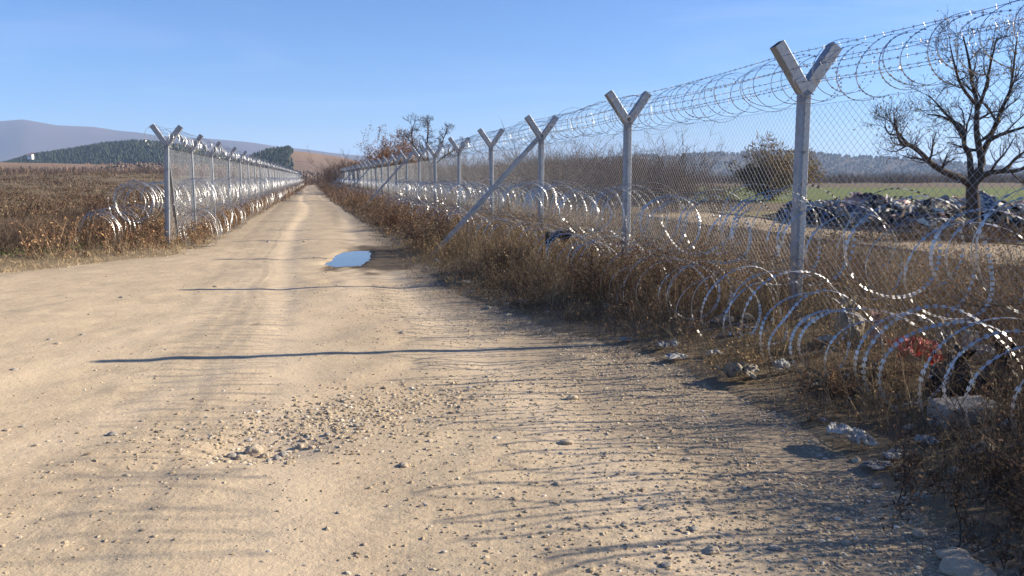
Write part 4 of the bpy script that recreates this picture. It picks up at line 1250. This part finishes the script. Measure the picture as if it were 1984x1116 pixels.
def shrub_variant(seed, nstem, hgt, spread, width, pal, fine=90, w=.02):
    r_ = np.random.default_rng(seed); global rng
    old = rng; rng = r_
    st = Stuff()
    B = np.zeros((nstem, 3)); B[:, :2] = rng.normal(size=(nstem, 2)) * .16 * spread
    d = unit(np.concatenate([rng.normal(size=(nstem, 2)) * spread * .38, np.ones((nstem, 1))], 1))
    L = hgt * rng.uniform(.65, 1.05, nstem); bend = np.concatenate([rng.normal(size=(nstem, 2)) * .12, -np.abs(rng.normal(size=(nstem, 1))) * .05], 1)
    tint = pick(pal, nstem)
    st.ribs(B, d, L, np.full(nstem, w * 1.6), bend, tint, 3, .7)
    cur = (B, d, L, bend, tint)
    for lev, (nn, lr, wr) in enumerate(((9, .38, .9), (6, .42, .6))):
        B_, d_, L_, b_, t_ = cur; k = len(B_)
        t = rng.uniform(.2, 1, (k, nn)); m = k * nn
        nb = (B_[:, None] + d_[:, None] * (L_[:, None] * t)[..., None] + b_[:, None] * (L_[:, None] * t * t)[..., None]).reshape(-1, 3)
        nd = unit(np.repeat(d_, nn, 0) * .75 + rng.normal(size=(m, 3)) * .5 + [0, 0, .2])
        nl = np.repeat(L_, nn) * lr * rng.uniform(.6, 1.2, m)
        nbend = rng.normal(size=(m, 3)) * .12
        ntint = np.repeat(t_, nn, 0)
        st.ribs(nb, nd, nl, np.full(m, w * wr), nbend, ntint, 1, .6)
        cur = (nb, nd, nl, nbend, ntint)
    me = st.build('twigs', M['weed']); ends = (cur[0] + cur[1] * cur[2][:, None], cur[1])
    rng = old
    return me, ends

SH = np.array([[0.085, 0.058, 0.045], [0.11, 0.076, 0.058], [0.07, 0.05, 0.041], [0.125, 0.082, 0.058]])
SHR = [shrub_variant(200 + i, 20, 2.6, 1.0 + .2 * (i % 3), 1, SH, w=.016)[0] for i in range(5)]

def shrub(name, me, p, sc, label, cat, group):
    root = empty(name, (p[0], p[1], H1(p[0], p[1]) - .05), random.random() * 6.28); root.scale = (sc * random.uniform(.9, 1.2), sc * random.uniform(.9, 1.2), sc)
    link('twigs', me, root)
    return tag(root, label, cat, group)

for k in range(330):
    s = 13 + 150 * random.random() ** 1.5; t = random.uniform(3.5, 15 + .10 * s)
    if s < 24 and t < 8: t += 6
    p = fr(s, t)
    px = proj((p[0], p[1], 1.5))[0]
    if px > 1330: continue
    sc_ = random.uniform(.68, 1.08)
    row = 'close behind the chain link' if t < 8 else 'well back from the chain link'
    shrub('bare_shrub', SHR[k % 5], p, sc_ * (1 + .0028 * s), ('tall' if sc_ > .88 else 'short') + ' leafless brown shrub in the thicket ' + row, 'shrub', ('tall' if sc_ > .88 else 'short') + ' thicket shrubs ' + row)
for k in range(14):
    px = random.uniform(1200, 1420); Yd = random.uniform(30, 55)
    p = gp(px, 345 + FPX * 1.6 / Yd)
    shrub('bare_shrub', SHR[k % 5], p, random.uniform(.45, .7), 'low leafless shrub between the rubbish heap and the thicket', 'shrub', 'low shrubs at the end of the thicket')

# willow with olive leaves
wp = gp(1492, 396)
wroot = empty('willow_tree', (wp[0], wp[1], H1(wp[0], wp[1])))
me, ends = shrub_variant(301, 34, 3.0, 1.75, 1, SH, w=.028)
link('trunk', me, wroot)
st = Stuff()
n = 11000
idx = rng.integers(0, len(ends[0]), n)
pos = ends[0][idx] + rng.normal(size=(n, 3)) * .10
tin = pick(np.array([[.15, .12, .045], [.19, .15, .055], [.13, .09, .05], [.17, .10, .055]]), n)
st.ribs(pos, unit(ends[1][idx] + rng.normal(size=(n, 3)) * .6), rng.uniform(.10, .22, n), np.full(n, .055), rng.normal(size=(n, 3)) * .2, tin, 1, .5)
link('crown', st.build('crown', M['leaf']), wroot)
tag(wroot, 'rounded olive brown tree standing at the edge of the green field', 'tree')

# leafy rust coloured bushes
def leafy(name, p, hgt, spread, label, pal, seed, nl, ls, group=None, cat='bush', stems=16, w=.012):
    root = empty(name, (p[0], p[1], H1(p[0], p[1]) - .03))
    me, ends = shrub_variant(seed, stems, hgt, spread, 1, SH * .8, w=w)
    link('stems', me, root)
    st = Stuff(); idx = rng.integers(0, len(ends[0]), nl)
    st.ribs(ends[0][idx] + rng.normal(size=(nl, 3)) * ls * 1.2, unit(rng.normal(size=(nl, 3)) + [0, 0, -.3]), rng.uniform(.6, 1.2, nl) * ls, np.full(nl, ls * .6), rng.normal(size=(nl, 3)) * .3, pick(pal, nl), 2, .5)
    link('leaves', st.build('leaves', M['leaf']), root)
    return tag(root, label, cat, group)
RUST = np.array([[.22, .115, .065], [.17, .09, .055], [.26, .15, .085]])
leafy('leafy_bush', gp(838, 486), .85, 1.8, 'dark brown bush with withered leaves beside the slanting brace', DARK * 1.15, 401, 1500, .035, w=.010)
leafy('leafy_bush', gp(768, 446), .70, 1.3, 'rust brown bush with withered leaves behind the puddle', RUST, 402, 1100, .04, w=.012)
for (px, py, hh, sp_, lab, pl_, sd_) in ((1000, 548, .5, 1.4, 'low dark bush at the verge below the torn rag', DARK * 1.1, 421), (1150, 596, .6, 1.3, 'dense dark weed bush between the torn rag and the post shadow', DARK, 422),
        (1300, 612, .62, 1.4, 'rust tinged weed bush inside the lower razor coil', RUST * .8, 423), (1690, 786, .30, 1.4, 'reddish leafed weed bush behind the crumpled white bag', RUST * .75, 424), (1930, 720, .6, 1.5, 'dark bush behind the leaning black bag', DARK, 425), (700, 405, .7, 1.3, 'rust brown bush at the far weedy verge', RUST, 426),
        (1925, 960, .30, 1.6, 'dark weed bush on the gravel margin behind the egg shaped stone', DARK, 427), (1985, 1060, .30, 1.5, 'tangled dark weed bush beside the broad pale cobble', DARK, 428), (2060, 940, .8, 1.3, 'tall dark bush added out of view past the concrete block to cast shade', DARK, 429), (2110, 1080, .85, 1.3, 'tall dark bush added out of view beside the tangled weed bush to cast shade', DARK, 430), (2120, 820, .9, 1.2, 'tall withered bush added out of view past the leaning black bag to cast shade', DARK * 1.1, 431)):  # tall bushes at the end are added outside the frame to shade the margin
    leafy('leafy_bush', gp(px, py), hh, sp_, lab, pl_, sd_, 1300, .026 if py < 700 else .017, w=.007 if py < 700 else .004)
for (px, Yd, hh, sd_, lab) in ((752, 92, 5.0, 411, 'rust leaved tree left of a taller bare tree behind the fence'), (782, 84, 4.7, 412, 'low rust leaved tree among the shrubs behind the fence'),
                          (733, 100, 6.3, 413, 'thin pinkish brown tree at the far end of the thicket')):
    p = at_y(px, 340, Yd); leafy('rust_tree', p, hh, 1.0 if sd_ != 413 else .9, lab, RUST if sd_ != 413 else np.array([[.24, .16, .12], [.20, .13, .10]]), sd_, 5500 if sd_ != 413 else 1800, .15, None, 'tree', 16, .035)
for k in range(34):
    px = random.uniform(628, 720); Yd = random.uniform(105, 230)
    p = at_y(px, 345, Yd)
    shrub('bare_shrub', SHR[k % 5], p, random.uniform(1.0, 1.7), 'bare brown shrub where the track disappears', 'shrub', 'shrubs at the far end of the track')

# ------------------------------------------------------------------ distant land
def hill(name, D, sil, depth, material, label, seed, rough=.03, foot=.55):
    xs = np.array([p[0] for p in sil]); ysil = np.array([p[1] for p in sil])
    nx_, ny_ = 180, 34
    px = np.linspace(xs[0], xs[-1], nx_)
    crest = np.array([at_y(a, b_, D) for a, b_ in zip(px, np.interp(px, xs, ysil))])
    V = []
    vs = np.linspace(-1, 1, ny_)
    prof = np.cos(np.pi * vs / 2) ** 2
    d2 = crest[:, :2] / np.linalg.norm(crest[:, :2], axis=1, keepdims=True)
    for v, pr in zip(vs, prof):
        xy = crest[:, :2] + d2 * (v * depth)
        nz = fbm(xy[:, 0] / depth * 4, xy[:, 1] / depth * 4, seed, 4)
        z = np.maximum(crest[:, 2], 0) * pr * (1 + (.35 * nz) * (1 - pr)) + rough * crest[:, 2].max() * nz * pr * .6 - 4 * (1 - pr) - .5
        V.append(np.concatenate([xy, z[:, None]], 1))
    V = np.array(V)
    i = np.arange(nx_ * ny_).reshape(ny_, nx_)
    Q = np.stack([i[:-1, :-1], i[:-1, 1:], i[1:, 1:], i[1:, :-1]], -1).reshape(-1, 4)
    o = link(name, np_mesh(name, V.reshape(-1, 3), Q, None, material, smooth=True))
    tag(o, label, None, kind='structure')
    return V

M['mountain'] = mat_simple('mountain_slope', (0.075, 0.06, 0.06), (0.125, 0.095, 0.09), 0.0030, 0.95, 0, 0)
M['tanhill'] = mat_simple('bare_slope', (0.25, 0.175, 0.12), (0.19, 0.13, 0.095), 0.012, 0.95, 0, 0)
M['brownhill'] = mat_simple('brown_slope', (0.17, 0.12, 0.085), (0.24, 0.165, 0.115), 0.02, 0.95, 0, 0)
M['woodhill'] = mat_simple('wooded_slope', (0.062, 0.058, 0.046), (0.13, 0.108, 0.085), 0.008, 0.95, 0, 0)
hill('mountain', 3600, [(-700, 262), (-300, 250), (-80, 240), (0, 235), (45, 232), (110, 243), (135, 244), (180, 246), (225, 253), (260, 256), (310, 263), (420, 271), (480, 276), (540, 285), (600, 291), (660, 298), (760, 307), (900, 322), (1100, 340), (1200, 346)], 1000, M['mountain'], 'long hazy blue mountain ridge on the horizon', 121)
HA = hill('hill', 850, [(-60, 340), (20, 318), (60, 306), (130, 296), (200, 284), (260, 279), (310, 282), (370, 291), (430, 305), (480, 318), (560, 338)], 200, M['brownhill'], 'low hill covered with dark pines', 122)
HB = hill('hill', 700, [(400, 345), (450, 325), (490, 303), (520, 293), (560, 290), (600, 294), (660, 303), (720, 318), (800, 345)], 140, M['tanhill'], 'bare tan hill with a dark pine wood on one end', 123)
HC = hill('hill', 1800, [(780, 344), (900, 330), (1000, 322), (1100, 314), (1200, 306), (1240, 301), (1290, 306), (1340, 300), (1400, 298), (1450, 296), (1500, 295), (1560, 297), (1620, 303), (1700, 306), (1770, 308), (1850, 316), (1984, 332), (2150, 338), (2400, 346)], 480, M['woodhill'], 'long wooded ridge beyond the green field', 124)
HD = hill('hill', 420, [(-500, 300), (-200, 302), (0, 312), (100, 314), (200, 317), (310, 318), (450, 322), (600, 334), (680, 345)], 120, M['tanhill'], 'low brown rise beyond the scrub field', 125)

def conifers(name, Vh, lo, hi, vr, n, hgt, pal, label, round_=False, seed=5):
    """a far wood: small crowns of eight sides standing on a hill"""
    r_ = np.random.default_rng(seed)
    ny_, nx_ = Vh.shape[:2]
    a = r_.uniform(lo, hi, n) * (nx_ - 1); b_ = (r_.uniform(vr[0], vr[1], n) + 1) / 2 * (ny_ - 1)
    i0 = np.clip(a.astype(int), 0, nx_ - 2); j0 = np.clip(b_.astype(int), 0, ny_ - 2); fa = (a - i0)[:, None]; fb = (b_ - j0)[:, None]
    P = (Vh[j0, i0] * (1 - fa) + Vh[j0, i0 + 1] * fa) * (1 - fb) + (Vh[j0 + 1, i0] * (1 - fa) + Vh[j0 + 1, i0 + 1] * fa) * fb
    clr = vn(P[:, 0] * .02, P[:, 1] * .02, 131); fade = np.minimum(1, (hi - a / (nx_ - 1)) / (.12 * (hi - lo))); P = P[(clr < (.62 if round_ else .72)) & (r_.random(n) < .25 + .75 * fade)]; n = len(P)
    h = hgt * r_.uniform(.6, 1.25, n); rad = h * r_.uniform(.22, .34, n) * (1.5 if round_ else 1)
    lev = ((0.0, .55), (.25, 1.0), (.6, .7), (1.0, .06)) if not round_ else ((.1, .4), (.35, 1.0), (.75, .8), (1.0, .2))
    V = []
    k8 = 7
    for z, rr in lev:
        for j in range(k8):
            th = 2 * math.pi * j / k8
            q = rad * rr * r_.uniform(.7, 1.25, n)
            V.append(np.stack([P[:, 0] + q * math.cos(th), P[:, 1] + q * math.sin(th), P[:, 2] + h * (z + r_.uniform(-.05, .05, n))], 1))
    V = np.stack(V, 1).reshape(-1, 3); nv = len(lev) * k8
    Q = []
    for l in range(len(lev) - 1):
        for j in range(k8): Q.append((l * k8 + j, l * k8 + (j + 1) % k8, (l + 1) * k8 + (j + 1) % k8, (l + 1) * k8 + j))
    Q = (np.array(Q)[None] + (np.arange(n) * nv)[:, None, None]).reshape(-1, 4)
    tint = np.repeat(pal[r_.integers(0, len(pal), n)] * r_.uniform(.7, 1.3, (n, 1)), nv, 0)
    o = link(name, np_mesh(name, V, Q, None, M['far_leaf'], {'tint': tint}))
    return tag(o, label, 'wood', kind='stuff')
M['far_leaf'] = mat_tint('far_foliage', .9, 0, .25)
PINE = np.array([[.030, .042, .028], [.022, .034, .024], [.040, .048, .030]])
conifers('pine_wood', HA, .10, .98, (-.62, .10), 5200, 4.4, PINE, 'dark pine wood on the low hill', seed=5)
conifers('pine_wood', HB, .14, .42, (-.75, .15), 1500, 3.6, PINE, 'dark pine wood on the end of the bare tan hill', seed=6)
WOOD = np.array([[.062, .060, .045], [.072, .064, .05], [.052, .056, .04], [.08, .068, .055]])
conifers('mixed_wood', HC, .02, .98, (-.75, .1), 5200, 6, WOOD, 'grey brown woods on the long ridge', True, 7)
conifers('far_scrub', HD, .02, .98, (-.95, .3), 5000, 1.3, np.array([[.115, .082, .068], [.145, .10, .08], [.09, .068, .058], [.17, .12, .09]]), 'purplish brown scrub on the low rise', True, 9)
# belt of bare trees at the ridge's foot and scrub belt at the end of the scrub field
st = Stuff()
n = 1500
Yd = rng.uniform(220, 520, n); pxs = rng.uniform(900, 2200, n)
xx = (pxs - 992) / FPX * Yd
P = on_ground(xx, Yd)
tufts(st, P, rng.uniform(2.0, 5.0, n), 22, .12, pick(SH * .9, n), 1.2, .35, 2, .3)
n = 1500
Yd = rng.uniform(190, 400, n); pxs = rng.uniform(-300, 640, n)
xx = (pxs - 992) / FPX * Yd
P = on_ground(xx, Yd)
tufts(st, P, rng.uniform(1.2, 3.2, n), 20, .12, pick(np.concatenate([SH, SH * 1.3]), n), 1.2, .35, 2, .3)
o = link('bare_woodland', st.build('bare_woodland', M['weed'])); tag(o, 'far belt of bare brown trees and scrub', 'woodland', kind='stuff')

# far white house
hb = at_y(59, 303, 760); hb[2] = 0
hz_ = at_y(59, 302, 760)[2]
root = empty('white_house', (hb[0], hb[1], hz_ - 3)); root.scale = (.6, .6, .6); tag(root, 'tiny white house at the foot of the pine hill', 'house')
M['whitewall'] = mat_simple('white_wall', (.75, .73, .70), (.66, .64, .6), .5); M['tile'] = mat_simple('roof_tile', (.30, .14, .09), (.22, .11, .08), .8); M['pane'] = mat_simple('dark_pane', (.03, .035, .04), (.05, .05, .06), 1, .2)
b = MB(); b.box((0, 0, 3.5), 7, 6, 7); link('wall', b.mesh('wall', M['whitewall']), root)
b = MB(); b.add([(-3.9, -3.4, 7), (3.9, -3.4, 7), (3.9, 3.4, 7), (-3.9, 3.4, 7), (-3.9, 0, 8.4), (3.9, 0, 8.4)], [(0, 1, 5, 4), (2, 3, 4, 5), (3, 2, 1, 0)], [(0, 4, 3), (1, 2, 5)]); link('roof', b.mesh('roof', M['tile']), root)
for xx_ in (-2, 0, 2):
    for zz_ in (4.2, 6.0):
        b = MB(); b.box((xx_, -3.03, zz_), 1.0, .06, 1.1); link('window', b.mesh('window', M['pane']), root)

# ------------------------------------------------------------------ haze
hm = bpy.data.materials.new('haze'); hm.use_nodes = True
hn = hm.node_tree; hn.nodes.clear()
ho = hn.nodes.new('ShaderNodeOutputMaterial'); hv = hn.nodes.new('ShaderNodeVolumePrincipled')
hv.inputs['Color'].default_value = (0.50, 0.68, 1.0, 1); hv.inputs['Density'].default_value = 1.7e-4; hv.inputs['Anisotropy'].default_value = 0.1
hn.links.new(hv.outputs[0], ho.inputs['Volume'])
b = MB(); b.box((0, 3600, 129), 16400, 9000, 272)
o = link('haze', b.mesh('haze', hm)); tag(o, 'thin blue haze over the whole plain', 'haze', kind='stuff')
